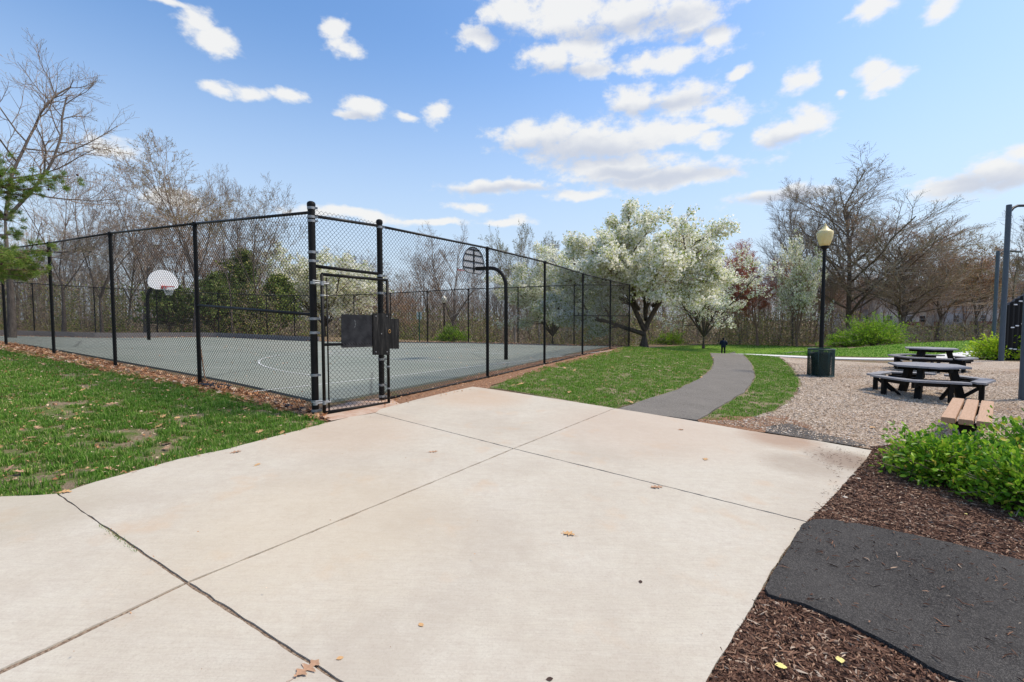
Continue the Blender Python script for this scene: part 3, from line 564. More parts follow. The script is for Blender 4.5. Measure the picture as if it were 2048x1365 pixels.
shreds('wood_chips',chips,170000,.035,.0055,M['chip'],7,'pale tan and pinkish wood chips around the picnic tables','wood chips',maxd=22,nb=8,lift=.026)
# dead leaves
def leaf_mesh(name,seed,size,mat,kind='oak'):
    rs=np.random.RandomState(seed); n=20; m=MB(); out=[]
    for s in (1,-1):
        for i in range(n+1):
            t=i/n
            if kind=='oak': w=.30*max(0,math.sin(math.pi*min(1,t)))**.6*(.72+.42*math.sin(t*22+seed)+.12*rs.randn())+.012
            else: w=.34*math.sin(math.pi*t)**.8
            out.append((s,t,w))
    pts=[]
    for i in range(n+1):
        t=i/n; w=out[i][2]; cz=.035*math.sin(t*4+seed)+.03
        pts+=[(t-.5,-w,cz+.22*w*rs.uniform(.0,1)),(t-.5,0,cz*.6),(t-.5,w,cz+.22*w*rs.uniform(.0,1))]
    V=np.array(pts)*size; i=np.arange(n)*3
    m.add(V,[np.stack([i,i+3,i+4,i+1],1),np.stack([i+1,i+4,i+5,i+2],1)])
    m.tube([(-.5*size,0,.03*size),(-.66*size,.02*size,.02*size),(-.78*size,.06*size,.05*size)],.008*size,4)
    o=m.build(name,mat,smooth=True); return o
def put_leaf(px,py,size,rz,mat,label,seed,kind='oak',h=.046):
    o=leaf_mesh('fallen_leaf',seed,size,mat,kind); g=G(px,py,h); o.location=(g[0],g[1],Tz(*g)+h); o.rotation_euler=(0,0,rz); tag(o,label=label,cat='leaf'); return o
put_leaf(1135,1068,.115,R(150),M['leaf_tan'],'tan oak leaf with dark underside alone in the middle of the pavement',1)
put_leaf(614,1338,.13,R(60),M['leaf_brown'],'large pinkish brown leaf lying at the end of the wide joint at the bottom',2)
put_leaf(866,904,.11,R(20),M['leaf_brown'],'curled brown leaf just left of the far joint crossing',3)
put_leaf(1313,975,.13,R(200),M['leaf_brown'],'brown leaf lying on the thin joint on the right of the pavement',4)
put_leaf(1411,919,.10,R(240),M['leaf_tan'],'small tan leaf near the far right of the pavement',5)
put_leaf(1362,860,.09,R(20),M['leaf_brown'],'small brown leaf at the far edge of the pavement',6)
put_leaf(680,1317,.035,R(30),M['leaf_tan'],'tiny orange leaf scrap above the big leaf at the bottom',7,'e')
put_leaf(842,1250,.04,R(130),M['leaf_tan'],'pale orange leaf scrap lying left of centre on the big panel',8,'e')
put_leaf(1281,1164,.035,R(70),M['leaf_dark'],'tiny dark curled leaf on the right half of the big panel',9,'e')
put_leaf(1099,1359,.035,R(10),M['leaf_dark'],'dark purple round leaf at the bottom edge of the pavement',10,'e')
put_leaf(515,930,.08,R(80),M['leaf_tan'],'small folded tan leaf on the left pavement near the lawn',11)
put_leaf(128,985,.11,R(10),M['leaf_tan'],'curled tan leaf where the wide joint meets the lawn',12)
put_leaf(1562,1333,.055,R(-15),M['leaf_yellow'],'pale yellow oval leaf on the mulch at the bottom',13,'e')
put_leaf(1680,1320,.055,R(70),M['leaf_yellow'],'pale yellow twisted leaf on the mulch beside the asphalt',14,'e')
put_leaf(1932,1028,.03,R(70),M['leaf_yellow'],'bright yellow leaf on the mulch below the shrub',15,'e')
put_leaf(1745,855,.10,R(20),M['leaf_tan'],'orange brown leaf alone on the wood chips before the near table',16,'e')
put_leaf(470,905,.12,R(30),M['leaf_brown'],'tan leaf straddling the lawn edge of the pavement',17)
rs=np.random.RandomState(77); src=[leaf_mesh('fallen_leaf',40+i,.12,M[('leaf_tan','leaf_brown','leaf_brown')[i]]) for i in range(3)]
spots=scatter(lawnL,400,rs); dd=np.hypot(spots[:,0],spots[:,1]); spots=[s for s,q in zip(spots,dd) if q>3.2 and abs(s[0]/s[1])<1.15][:140]
for i,s in enumerate(spots):
    o=src[i%3] if i<3 else src[i%3].copy()
    if i>=3: COL.objects.link(o)
    o.location=(s[0],s[1],Tz(*s)+.035); o.rotation_euler=(rs.uniform(-.4,.4),rs.uniform(-.4,.4),rs.uniform(0,6.3)); k=rs.uniform(.6,1.2); o.scale=(k,k,k)
    tag(o,label='dry brown leaf lying in the green grass of the left lawn',cat='leaf',group='dry leaves scattered over the left lawn')
src2=[leaf_mesh('fallen_leaf',50+i,.13,M['leaf_tan']) for i in range(2)]
spots=[s for s in scatter(lawnM,60,rs)][:34]
for i,s in enumerate(spots):
    o=src2[i%2] if i<2 else src2[i%2].copy()
    if i>=2: COL.objects.link(o)
    o.location=(s[0],s[1],Tz(*s)+.035); o.rotation_euler=(rs.uniform(-.4,.4),rs.uniform(-.4,.4),rs.uniform(0,6.3)); k=rs.uniform(.7,1.2); o.scale=(k,k,k)
    tag(o,label='pale dry leaf lying in the patchy grass beside the path',cat='leaf',group='dry leaves on the lawn beside the path')
def litter(poly,n,size,seed,label,excl=None,lift=.025):
    rs=np.random.RandomState(seed); p=scatter(poly,n,rs); n=len(p); z=T(p[:,0],p[:,1])+lift+rs.rand(n)*.05; a=rs.rand(n)*6.28; S=size*(.4+rs.rand(n)*.9)
    u=nrm(np.stack([np.cos(a),np.sin(a),rs.randn(n)*.35],1)); w=nrm(np.cross(u,np.c_[rs.randn(n,2)*.4,np.ones(n)])); c=np.c_[p,z]; up=np.array([0,0,1.])
    k=S[:,None]; V=np.stack([c-u*k*.5,c-w*k*.28+up*k*.1,c-w*k*.1+u*k*.2,c+u*k*.5+up*k*.15,c+w*k*.12+u*k*.15,c+w*k*.3+up*k*.12],1).reshape(-1,3); i=np.arange(n)*6
    m=MB(); m.add(V,[np.stack([i,i+1,i+2,i+4],1),np.stack([i+2,i+3,i+4],1),np.stack([i,i+4,i+5],1)]); o=m.build('leaf_litter',M['leafd']); tag(o,label=label,cat='leaves',kind='stuff')
litter(lit,5200,.10,60,'drift of orange brown dead leaves along the foot of the left fence')
litter(lit2,1400,.05,61,'small brown leaf fragments on the soil along the right fence')
litter(ring+inner,5000,.12,62,'dead leaves along the far edge of the court')
litter(lawnM,1500,.05,68,'tiny straw and leaf scraps in the lawn beside the path',lift=.012)
litter(lawnL,6500,.045,63,'tiny straw and leaf scraps in the left lawn',lift=.01)
litter([G(x,y) for x,y in ((700,700),(900,765),(1100,722),(1240,693),(940,688),(600,690),(200,700),(397,765),(620,805))],700,.05,65,'sparse leaf scraps blown across the court surface',lift=.045)
shreds('bark_mulch',[G(*q) for q in ((1600,915),(1650,898),(1735,912),(1722,935),(1690,968),(1640,1022),(1618,1040),(1650,985),(1665,955),(1640,935))],230,.028,.002,M['shred'],67,'bark crumbs kicked onto the right edge of the pavement','mulch',maxd=9,lift=.048)
litter(allp and [G(*q) for q in allp],90,.014,64,'tiny dark specks of bark scattered over the pavement',lift=.047)
# joint weeds
rs=np.random.RandomState(8); m=MB(); a=G(200,1062); b=G(275,1118)
pts=np.array([a+(b-a)*t for t in rs.rand(75)])+rs.randn(75,2)*.005; z=T(pts[:,0],pts[:,1])+.03; tip=np.c_[pts+rs.randn(75,2)*.01,z+.02+rs.rand(75)*.02]
V,F=tubes(np.stack([np.c_[pts,z],tip]),np.stack([np.full(75,.0018),np.full(75,.0006)]),3); m.add(V,F); o=m.build('joint_weeds',M['blade_pale']); tag(o,label='small green weeds growing in the wide pavement joint',cat='weeds',kind='stuff')
for i,(px,py) in enumerate([(1716,965),(1704,955),(1690,1003)]):
    bm=bmesh.new(); bmesh.ops.create_icosphere(bm,subdivisions=2,radius=.028); rr=np.random.RandomState(i)
    for v in bm.verts: v.co*=rr.uniform(.8,1.15); v.co.z*=.5
    g=G(px,py); o=MB().bm(bm).build('stone',M['stone'],loc=(g[0],g[1],Tz(*g)+.035)); tag(o,label='small pale stone at the ragged right edge of the pavement',cat='stone',group='pale stones at the pavement edge')
# ------------------------------------------------------------------ chain link
def P3(xy,h): return np.array([xy[0],xy[1],Tz(*xy)+h])
def chain(a0,b0,b1,a1,c=.037,r=.0022,fine=False,mb=None):
    """mesh between four corners: a0 b0 bottom, b1 a1 top"""
    a0,b0,b1,a1=[np.array(q,float) for q in (a0,b0,b1,a1)]; Wd=np.linalg.norm((b0-a0)); H=(np.linalg.norm(a1-a0)+np.linalg.norm(b1-b0))/2
    nu=max(2,int(round(Wd/c))); nv=max(2,int(round(H/c)))
    def mp(u,v):
        u=np.asarray(u)[...,None]/nu; v=np.asarray(v)[...,None]/nv
        return (a0*(1-u)+b0*u)*(1-v)+(a1*(1-u)+b1*u)*v
    m=mb or MB(); nn=nrm(np.cross(b0-a0,a1-a0))
    if fine:
        I=[];S=[]
        for i in range(nu):
            u=np.array([i+((j+i)%2) for j in range(nv+1)],float); u=np.clip(u,0,nu); v=np.arange(nv+1,dtype=float)
            u2=np.repeat(u,2).copy(); v2=np.repeat(v,2).copy(); v2[1::2]+=.16; v2[0::2]-=.16; v2=np.clip(v2,0,nv)
            p=mp(u2,v2); w=np.where((np.repeat(np.arange(nv+1)+i,2)%2)==0,1,-1)[:,None]*.0022; I.append(p+nn*w)
        pos=np.stack(I,1); V,F=tubes(pos,np.full(pos.shape[:2],r),3); m.add(V,F)
    else:
        A=[];B=[]
        for s in range(-nv,nu+1,2):
            u0=max(0,s);v0=u0-s; u1=min(nu,s+nv); v1=u1-s
            if u1>u0: A.append((u0,v0));B.append((u1,v1))
            u0=max(0,s);v0=nv-(u0-s); v1=nv-(u1-s)
            if u1>u0: A.append((u0,v0));B.append((u1,v1))
        A=np.array(A,float);B=np.array(B,float); K=5
        pos=np.stack([mp(A[:,0]+(B[:,0]-A[:,0])*t,A[:,1]+(B[:,1]-A[:,1])*t) for t in np.linspace(0,1,K)]); V,F=tubes(pos,np.full(pos.shape[:2],r),3); m.add(V,F)
    return m
FH=3.05
def post(xy,h,r,parent,mat,loc0,cap=True,name='post'):
    m=MB(); p=P3(xy,0)-loc0; m.lathe([(r,-.1),(r,h),(r*1.0,h)] if not cap else [(r,-.1),(r,h-.03),(r*1.25,h-.03),(r*1.3,h+.02),(r*1.0,h+.05),(.001,h+.06)],12,p); return m.build(name,mat,parent,smooth=False)
def rail(a,b,r,parent,mat,loc0,name='top_rail'):
    m=MB(); m.tube([a-loc0,b-loc0],r,8); return m.build(name,mat,parent,smooth=True)
def fence(pts,label,closed_ends=(True,True),rp=.034,wire=.0022,bottom=True,skip_first=False,fine=(),mid=(),group=None):
    l0=P3(pts[0],0); root=empty('chain_link_fence',l0,label=label,cat='fence',group=group)
    for i,p in enumerate(pts):
        if i==0 and skip_first: continue
        post(p,FH-.02,rp,root,M['black'],l0)
    for i in range(len(pts)-1):
        a,b=pts[i],pts[i+1]; A1=P3(a,FH);B1=P3(b,FH); rail(A1,B1,.023,root,M['rail'],l0)
        A0=P3(a,.06);B0=P3(b,.06)
        m=chain(A0-l0,B0-l0,B1-l0,A1-l0,r=wire,fine=(i in fine)); m.build('chain_link_mesh',M['black'],root)
        if bottom: rail(P3(a,.04)+np.array([0,-.01,0]),P3(b,.04)+np.array([0,-.01,0]),.022,root,M['rail'],l0,'bottom_rail')
        if i in mid: rail(P3(a,1.53),P3(b,1.53),.024,root,M['rail'],l0,'middle_rail')
    return root,l0
f1,l1=fence(LFw[:-1]+[LFw[-1]],'black chain link fence along the near left side of the court, behind the leaf drift',rp=.036,wire=.0029,fine=(3,4,5),mid=(5,),bottom=False)
ch=[c for c in f1.children if c.name.startswith('post')]; bpy.data.objects.remove(ch[-1])
f2,l2=fence(RFw,'black chain link fence running from the gate along the right side to the pear tree',rp=.036,wire=.0029,skip_first=True,fine=(0,),mid=())
f3,l3=fence(FFw,'black chain link fence on the far side of the court, right of the far corner',rp=.03,wire=.0030,skip_first=True,mid=(0,))
f4,l4=fence(FLw,'black chain link fence along the far left side behind the low curb',rp=.03,wire=.0030,skip_first=True)
# big gate posts with bands
def gatepost(xy,top,r,label,bands,chips):
    l0=P3(xy,0); root=empty('gate_post',l0,label=label,cat='post'); m=MB(); m.lathe([(r,-.1),(r,top),(r*1.14,top),(r*1.18,top+.035),(r*1.05,top+.06),(r*.6,top+.075),(.001,top+.08)],20); m.build('pipe',M['blackchip'],root,smooth=False)
    for z in bands:
        m=MB(); m.lathe([(r,z-.02),(r+.006,z-.018),(r+.006,z+.018),(r,z+.02)],20); m.box((r+.02,-.0,z),(.045,.012,.032)); m.build('band',M['galv'],root)
    return root
cpost=LFw[-1]; lpost=RFw[0]
gatepost(cpost,Zat(404,6.85)-Tz(*cpost)-.07,.052,'tall thick black corner post with silver bands, left of the gate',[3.13-.02,2.98,2.92,2.46,2.33,1.47,1.26,.62,.22,.08],None)
gatepost(lpost,Zat(440,7.93)-Tz(*lpost)-.07,.048,'thick worn black latch post on the right of the gate',[3.03,2.2,1.9,.75,.3,.1],None)
# panel above the gate
ov=empty('gate_transom',P3(cpost,0),label='chain link panel with two black bars above the gate',cat='fence panel'); l0=np.array(ov.location)
cA=cpost+nrm(lpost-cpost)*.06; cB=lpost-nrm(lpost-cpost)*.05
def pz(xy,z): return np.array([xy[0],xy[1],z])
zt1=Zat(433,6.9);zt2=Zat(452,7.9);zb1=Zat(533,6.9);zb2=Zat(548,7.9)
rail(pz(cA,zt1),pz(cB,zt2),.024,ov,M['rail'],l0,'bar'); rail(pz(cA,zb1),pz(cB,zb2),.026,ov,M['black'],l0,'bar')
chain(pz(cA,zb1)-l0,pz(cB,zb2)-l0,pz(cB,zt2+.06)-l0,pz(cA,zt1+.10)-l0,fine=True,r=.0027).build('chain_link_mesh',M['black'],ov)
# gate leaf
gA=D(646,6.80); gB=D(776,7.72)
gt=empty('gate',pz(gA,Tz(*gA)),label='black chain link gate with dark guard plates, closed between the two thick posts',cat='gate'); l0=np.array(gt.location)
zA0=Zat(826,6.8);zA1=Zat(549,6.8);zB0=Zat(806,7.72);zB1=Zat(561,7.72); gd=nrm(np.append(gB-gA,0)); gd2=gd[:2]
fm=MB(); 
def gp(u,v):
    x=gA+(gB-gA)*u; return pz(x,(zA0+(zB0-zA0)*u)*(1-v)+(zA1+(zB1-zA1)*u)*v)-l0
fm.tube([gp(0,0),gp(0,1)],.024,10); fm.tube([gp(0,1),gp(1,1)],.024,10); fm.tube([gp(1,1),gp(1,0)],.024,10); fm.tube([gp(1,0),gp(0,0)],.024,10)
fm.tube([gp(.065,0),gp(.065,.98)],.012,8); fm.tube([gp(0,.495),gp(1,.49)],.022,8)
fm.build('frame',M['blackchip'],gt,smooth=True)
chain(gp(.065,-.015),gp(1,-.015),gp(1,1.0),gp(.065,1.0),fine=True,r=.0027).build('chain_link_mesh',M['black'],gt)
for v,w in ((.935,.02),(.075,.03),(.85,.012)):
    h=MB(); a=gp(-.12,v); b=gp(.09,v)
    if w>.015:
        h.tube([a,b],.014,8); h.tube([a+np.array([0,0,.035]),b+np.array([0,0,.02])],.010,8); h.lathe([(.035,-.02),(.035,.02)],12,a); h.lathe([(.032,-.03),(.032,.03)],12,gp(0,v))
    else: h.tube([gp(-.01,v),gp(.09,v)],.008,6); h.lathe([(.03,-.015),(.03,.015)],12,gp(0,v))
    h.build('hinge',M['galv'],gt)
for v in (.66,.30,.12):
    h=MB(); h.lathe([(.029,-.012),(.029,.012)],12,gp(1,v)); h.tube([gp(.97,v),gp(1.03,v)],.008,6); h.build('tie_band',M['galv'],gt)
nrml=np.array([gd[1],-gd[0],0])
def uv(px,py):
    # place on the gate plane
    r=ray(px,py); o=np.array([0,0,CAMZ]); p0=np.append(gA,0); t=((p0-o)@nrml)/(r@nrml); return o+r*t
def platebox(px0,px1,py0,py1,th,off,nm,mat,sub=False):
    q=[uv(px0,py1)-l0,uv(px1,py1)-l0,uv(px1,py0)-l0,uv(px0,py0)-l0]; f=nrml if nrml@np.array([0,-1,0])>0 else -nrml
    V=[p+f*off for p in q]+[p+f*(off+th) for p in q]; m=MB(); m.add(V,[np.array([[0,1,2,3],[4,7,6,5],[0,4,5,1],[1,5,6,2],[2,6,7,3],[3,7,4,0]])]); return m.build(nm,mat,gt)
# woven slat panel: diagonal strips
ws=MB(); q0=uv(683,696)-l0; qx=uv(743,694)-l0-q0; qz=uv(683,629)-l0-q0; f=nrml if nrml[1]<0 else -nrml; n=11
for k in range(-n,n):
    for (s,off) in ((1,.006),(-1,.012)):
        if s<0: continue
        a=k/n; b=(k+.86)/n
        def cl(t0):
            pts=[]; 
            return pts
        # clip strip u-v in [a,b] to unit square
        poly=[(0,0),(1,0),(1,1),(0,1)]
        def clip(poly,sgn,c):
            out=[]
            for i in range(len(poly)):
                p=poly[i];r_=poly[(i+1)%len(poly)]; dp=sgn*((p[0]+p[1]-1)-c); dr=sgn*((r_[0]+r_[1]-1)-c)
                if dp>=0: out.append(p)
                if dp*dr<0: t=dp/(dp-dr); out.append((p[0]+(r_[0]-p[0])*t,p[1]+(r_[1]-p[1])*t))
            return out
        poly=clip(poly,1,a); poly=clip(poly,-1,b) if len(poly)>2 else []
        if len(poly)>2:
            V=[q0+qx*u+qz*v+f*(.008+.03*(( (u+v-1)-a)/(b-a))) for u,v in poly]; V2=[p-f*.004 for p in V]; m_=len(V); i=np.arange(m_); j=(i+1)%m_
            ws.add(V+V2,[i[None],(i+m_)[::-1][None],np.stack([i,i+m_,j+m_,j],1)])
V=[q0+qx*u+qz*v-f*.004 for u,v in ((0,0),(1,0),(1,1),(0,1))]; V+= [p-f*.004 for p in V]; ws.add(V,[np.array([[0,1,2,3],[4,7,6,5],[0,4,5,1],[1,5,6,2],[2,6,7,3],[3,7,4,0]])])
ws.build('slat_panel',M['slat'],gt)
platebox(742,775,627,710,.03,.035,'latch_guard',M['plate'])
k=MB(); c=uv(774,663)-l0+f*.07; a=np.linspace(0,2*math.pi,13); ux=gd; k.tube([c+ux*.02*math.cos(t)+np.array([0,0,.028*math.sin(t)]) for t in a],.006,6); k.build('ring',M['brass'],gt)
k=MB(); c=q0+qx*.38+qz*.6+f*.03; k.tube([c+ux*.02*math.sin(t*3)+np.array([0,0,.12*t]) for t in np.linspace(0,1,7)],.004,5); k.build('wire_loop',M['galv'],gt)
m=MB()
for (x_,y_) in ((747,633),(769,633),(747,704),(769,704),(758,668)):
    c_=uv(x_,y_)-l0+(nrml if nrml[1]<0 else -nrml)*.068; bmm=bmesh.new(); bmesh.ops.create_icosphere(bmm,subdivisions=1,radius=.011); bmesh.ops.translate(bmm,verts=bmm.verts,vec=Vector(c_)); m.bm(bmm)
m.build('bolts',M['galv'],gt)
# guard plate on the fence beside the latch
o=platebox(775,798,638,698,.02,-.02,'guard_plate',M['plate'])
# ------------------------------------------------------------------ basketball hoops
def hoop_thing(base,axis,label,arm,rimh,boardw,boardh,rp=.07):
    """axis: unit vec from post toward the court"""
    z0=Tz(*base)+.04; ang=math.atan2(axis[1],axis[0]); root=empty('basketball_hoop',(base[0],base[1],z0),ang,label=label,cat='basketball hoop')
    m=MB(); bend=[(0,0,-.1),(0,0,rimh-1.0)]+[(.62-.62*math.cos(t),0,rimh-.62+.0+.62*math.sin(t)-.0-.38+.38) for t in np.linspace(.15,1.5,7)]+[(arm-.1,0,rimh+.02)]
    m.tube(bend,rp,12); m.build('post',M['black'],root,smooth=True)
    def fan(s=1.0,n=26):
        pts=[]; w=boardw/2; h=boardh
        for t in np.linspace(0,math.pi,n): pts.append((w*math.cos(t)*(1 if math.sin(t)>.05 else 1),.27*h+ (h*.73)*math.sin(t)**.9))
        pts+=[(-w*.93,.12*h),(-w*.55,0.0),(w*.55,0.0),(w*.93,.12*h)]
        return [(x*s,(y-.4*h)*s+.4*h) for x,y in pts]
    pl=fan(); n=len(pl); m=MB(); zb=rimh-.14
    V=[(arm,y,zb+z) for y,z in pl]+[(arm+.025,y,zb+z) for y,z in pl]; i=np.arange(n); j=(i+1)%n
    m.add(V,[i[None],(i+n)[::-1][None],np.stack([i,i+n,j+n,j],1)]); b=m.build('backboard',M['white'],root)
    m=MB()
    for q in (.2,.45,.7,.9):
        z=q*boardh; w=boardw/2*math.sqrt(max(0,1-max(0,(q-.27)/.73)**2.0))*.97; m.box((arm-.012,0,zb+z),(.022,2*w,.03))
    m.box((arm-.018,0,zb+boardh*.48),(.03,.03,boardh*.9)); V=[(arm-.02,y,zb+z) for y,z in pl]; m.tube(V+[V[0]],.014,5); m.build('back_rib',M['frameblack'],b)
    m=MB(); pl2=fan(.985); m.add([(arm-.004,y,zb+z) for y,z in pl2],[np.arange(len(pl2))[None]]); m.build('back_panel',M['boardback'],b)
    m=MB(); c=np.array([arm+.40,0,rimh]); a=np.linspace(0,2*math.pi,25); m.tube([c+.228*np.array([math.cos(t),math.sin(t),0]) for t in a],.013,6); m.box((arm+.05,0,rimh-.03),(.05,.22,.14)); m.box((arm+.11,0,rimh-.01),(.14,.12,.02))
    m.tube([(arm+.03,.1,rimh-.1),(arm+.25,.15,rimh)],.01,5);m.tube([(arm+.03,-.1,rimh-.1),(arm+.25,-.15,rimh)],.01,5); rim=m.build('rim',M['red'],root)
    m=MB(); K=12
    for k in range(K):
        for s in (1,-1):
            pts=[]
            for q in range(7):
                t=q/6; th=2*math.pi*(k+s*q*.5)/K; r=.222*(1-t)+.10*t+.02*math.sin(t*3); pts.append(c+np.array([r*math.cos(th),r*math.sin(th),-.42*t]))
            m.tube(pts,.006,3,False)
    m.build('net',M['net'],rim); return root
axis=nrm(np.array([-.85,.53]))
hoop_thing(D(1012,14.8),axis,'basketball hoop seen from behind, curved black post just inside the right fence',1.30,3.0,1.20,.88,.062)
hp=D(298,22.6); tgt=nrm(np.array([.80,-.60]))
hoop_thing(hp,nrm(np.array([.93,-.37])),'white fan-shaped basketball hoop facing us at the far left of the court',1.25,2.60,1.38,.95,.075)
# small things by the fence
a=G(412,775);m=MB(); l0=P3(a,.02); root=empty('broom_handle',l0,label='thin wooden pole leaning on the inside of the left fence',cat='pole'); m=MB(); top=np.array([*D(399,8.75),Zat(682,8.75)]); m.tube([(0,0,0),tuple(top-l0)],.012,6); m.build('handle',M['wood'],root); m=MB(); m.tube([(-.13,.03,.03),(.16,-.05,.03)],.03,8); m.build('head',M['pipe'],root)
for i,(p,q,lb) in enumerate([((402,769),(462,779),'dark grey pipe lying behind the left fence by the leaning pole'),((404,775),(448,783),'short black pipe lying in the leaves next to the longer one')]):
    A=P3(G(*p),.05);B=P3(G(*q),.05); m=MB(); m.tube([np.zeros(3),B-A],.028,10); o=m.build('metal_pipe',M['pipe'],smooth=True,loc=A); tag(o,label=lb,cat='pipe')
m=MB(); A=P3(G(552,811),.03); pts=[P3(G(x,y),.035)-A for x,y in ((552,811),(570,816),(590,820),(612,824),(626,827))]; m.tube(smooth_poly(pts,4),.03,10); o=m.build('drain_pipe',M['pipe'],smooth=True,loc=A); tag(o,label='black flexible drain pipe half buried at the foot of the corner post',cat='pipe')
# ------------------------------------------------------------------ lamps
def lamp(xy,H,label,globe=M['globe'],s=1.0,group=None,detail=True):
    z0=Tz(*xy); root=empty('street_lamp',(xy[0],xy[1],z0),label=label,cat='street lamp',group=group)
    g=.78*s; hp_=H-g
    m=MB(); m.lathe([(.16*s,0),(.16*s,.08),(.13*s,.12),(.115*s,.5),(.085*s,.6),(.075*s,.7)]+[(.068*s,.75),(.045*s,hp_-.12),(.05*s,hp_-.1),(.09*s,hp_-.04),(.13*s,hp_),(.13*s,hp_+.03)],16); m.build('pole',M['lampblack'],root,smooth=False)
    m=MB(); zz=hp_+.03; m.lathe([(.12*s,zz),(.17*s,zz+.10*s),(.215*s,zz+.26*s),(.235*s,zz+.40*s),(.225*s,zz+.46*s),(.17*s,zz+.50*s),(.10*s,zz+.56*s),(.07*s,zz+.62*s),(.03*s,zz+.66*s),(.035*s,zz+.69*s),(.001,zz+.73*s)],24); m.build('globe',globe,root,smooth=True)
    return root
lamp(D(1643,14.9),Zat(446,14.9)-Tz(*D(1643,14.9)),'black lamp post with large amber acorn globe behind the green trash can')
lamp(D(888.5,46),4.75,'black lamp post with pale globe directly behind the far fence, right of the gate',M['globew'],1.15)
lamp(D(995,82),Zat(634,82)-Tz(*D(995,82)),'tiny distant lamp post seen between the hoop post and the second right fence post',M['globew'],1.3)
lamp(D(807,88),Zat(632,88)-Tz(*D(807,88)),'tiny distant lamp post just right of the gate guard plate',M['globew'],1.3)
lamp(D(551,42),Zat(603,42)-Tz(*D(551,42)),'round lamp on a short post in the trees beyond the far corner of the court',M['globew'],1.2)
lamp(D(1236,80),Zat(637,80)-Tz(*D(1236,80)),'tiny distant lamp post behind the end of the right fence',M['globew'],1.0)
# sign
sx=D(839,31.5); sg=empty('park_sign',(sx[0],sx[1],Tz(*sx)),label='small white sign on a green post beyond the far fence',cat='sign'); zt=Zat(624,31.5)-Tz(*sx); m=MB(); m.box((0,0,zt/2),(.06,.04,zt)); m.build('post',M['signgreen'],sg)
for s in (-1,1):
    m=MB(); m.box((s*.115,-.03,zt-.27),(.12,.012,.5)); b=m.build('panel',M['signw'],sg)
    m=MB(); 
    for q in range(6): m.box((s*.115,-.039,zt-.1-.065*q),(.07,.004,.016))
    m.build('print',M['signtxt'],b)
# ------------------------------------------------------------------ trash can
tcx=D(1643,13.75); z0=Tz(*tcx)+.02; tcn=empty('trash_can',(tcx[0],tcx[1],z0),label='dark green wire mesh trash can with black liner beside the lamp post',cat='trash can')
r=.345;h=.83; m=MB()
for z in (.02,h-.01): m.tube([(r*math.cos(t),r*math.sin(t),z) for t in np.linspace(0,2*math.pi,33)],.016,8)
for t in np.linspace(0,2*math.pi,9)[:-1]: m.tube([(r*math.cos(t),r*math.sin(t),0),(r*math.cos(t),r*math.sin(t),h)],.009,6)
m.lathe([(r,.01),(r,.03)],32); m.build('frame',M['green_metal'],tcn,smooth=True)
m=MB(); nc=72; nr=30; A=[]
for s in (1,-1):
    for k in range(nc):
        t=np.linspace(0,1,16); th=2*math.pi*(k/nc)+s*t*2*math.pi*nr/nc*.5*1.0; A.append(np.stack([r*np.cos(th),r*np.sin(th),.03+t*(h-.05)],1))
A=np.stack(A,1); V,F=tubes(A,np.full(A.shape[:2],.0042),3); m.add(V,F); m.build('mesh_wall',M['green_metal'],tcn)
m=MB(); m.lathe([(.23,.04),(.255,.6),(.31,.66),(.325,h-.12),(.315,h-.12),(.3,.67),(.24,.6),(.22,.06)],28); m.build('liner',M['liner'],tcn,smooth=True)
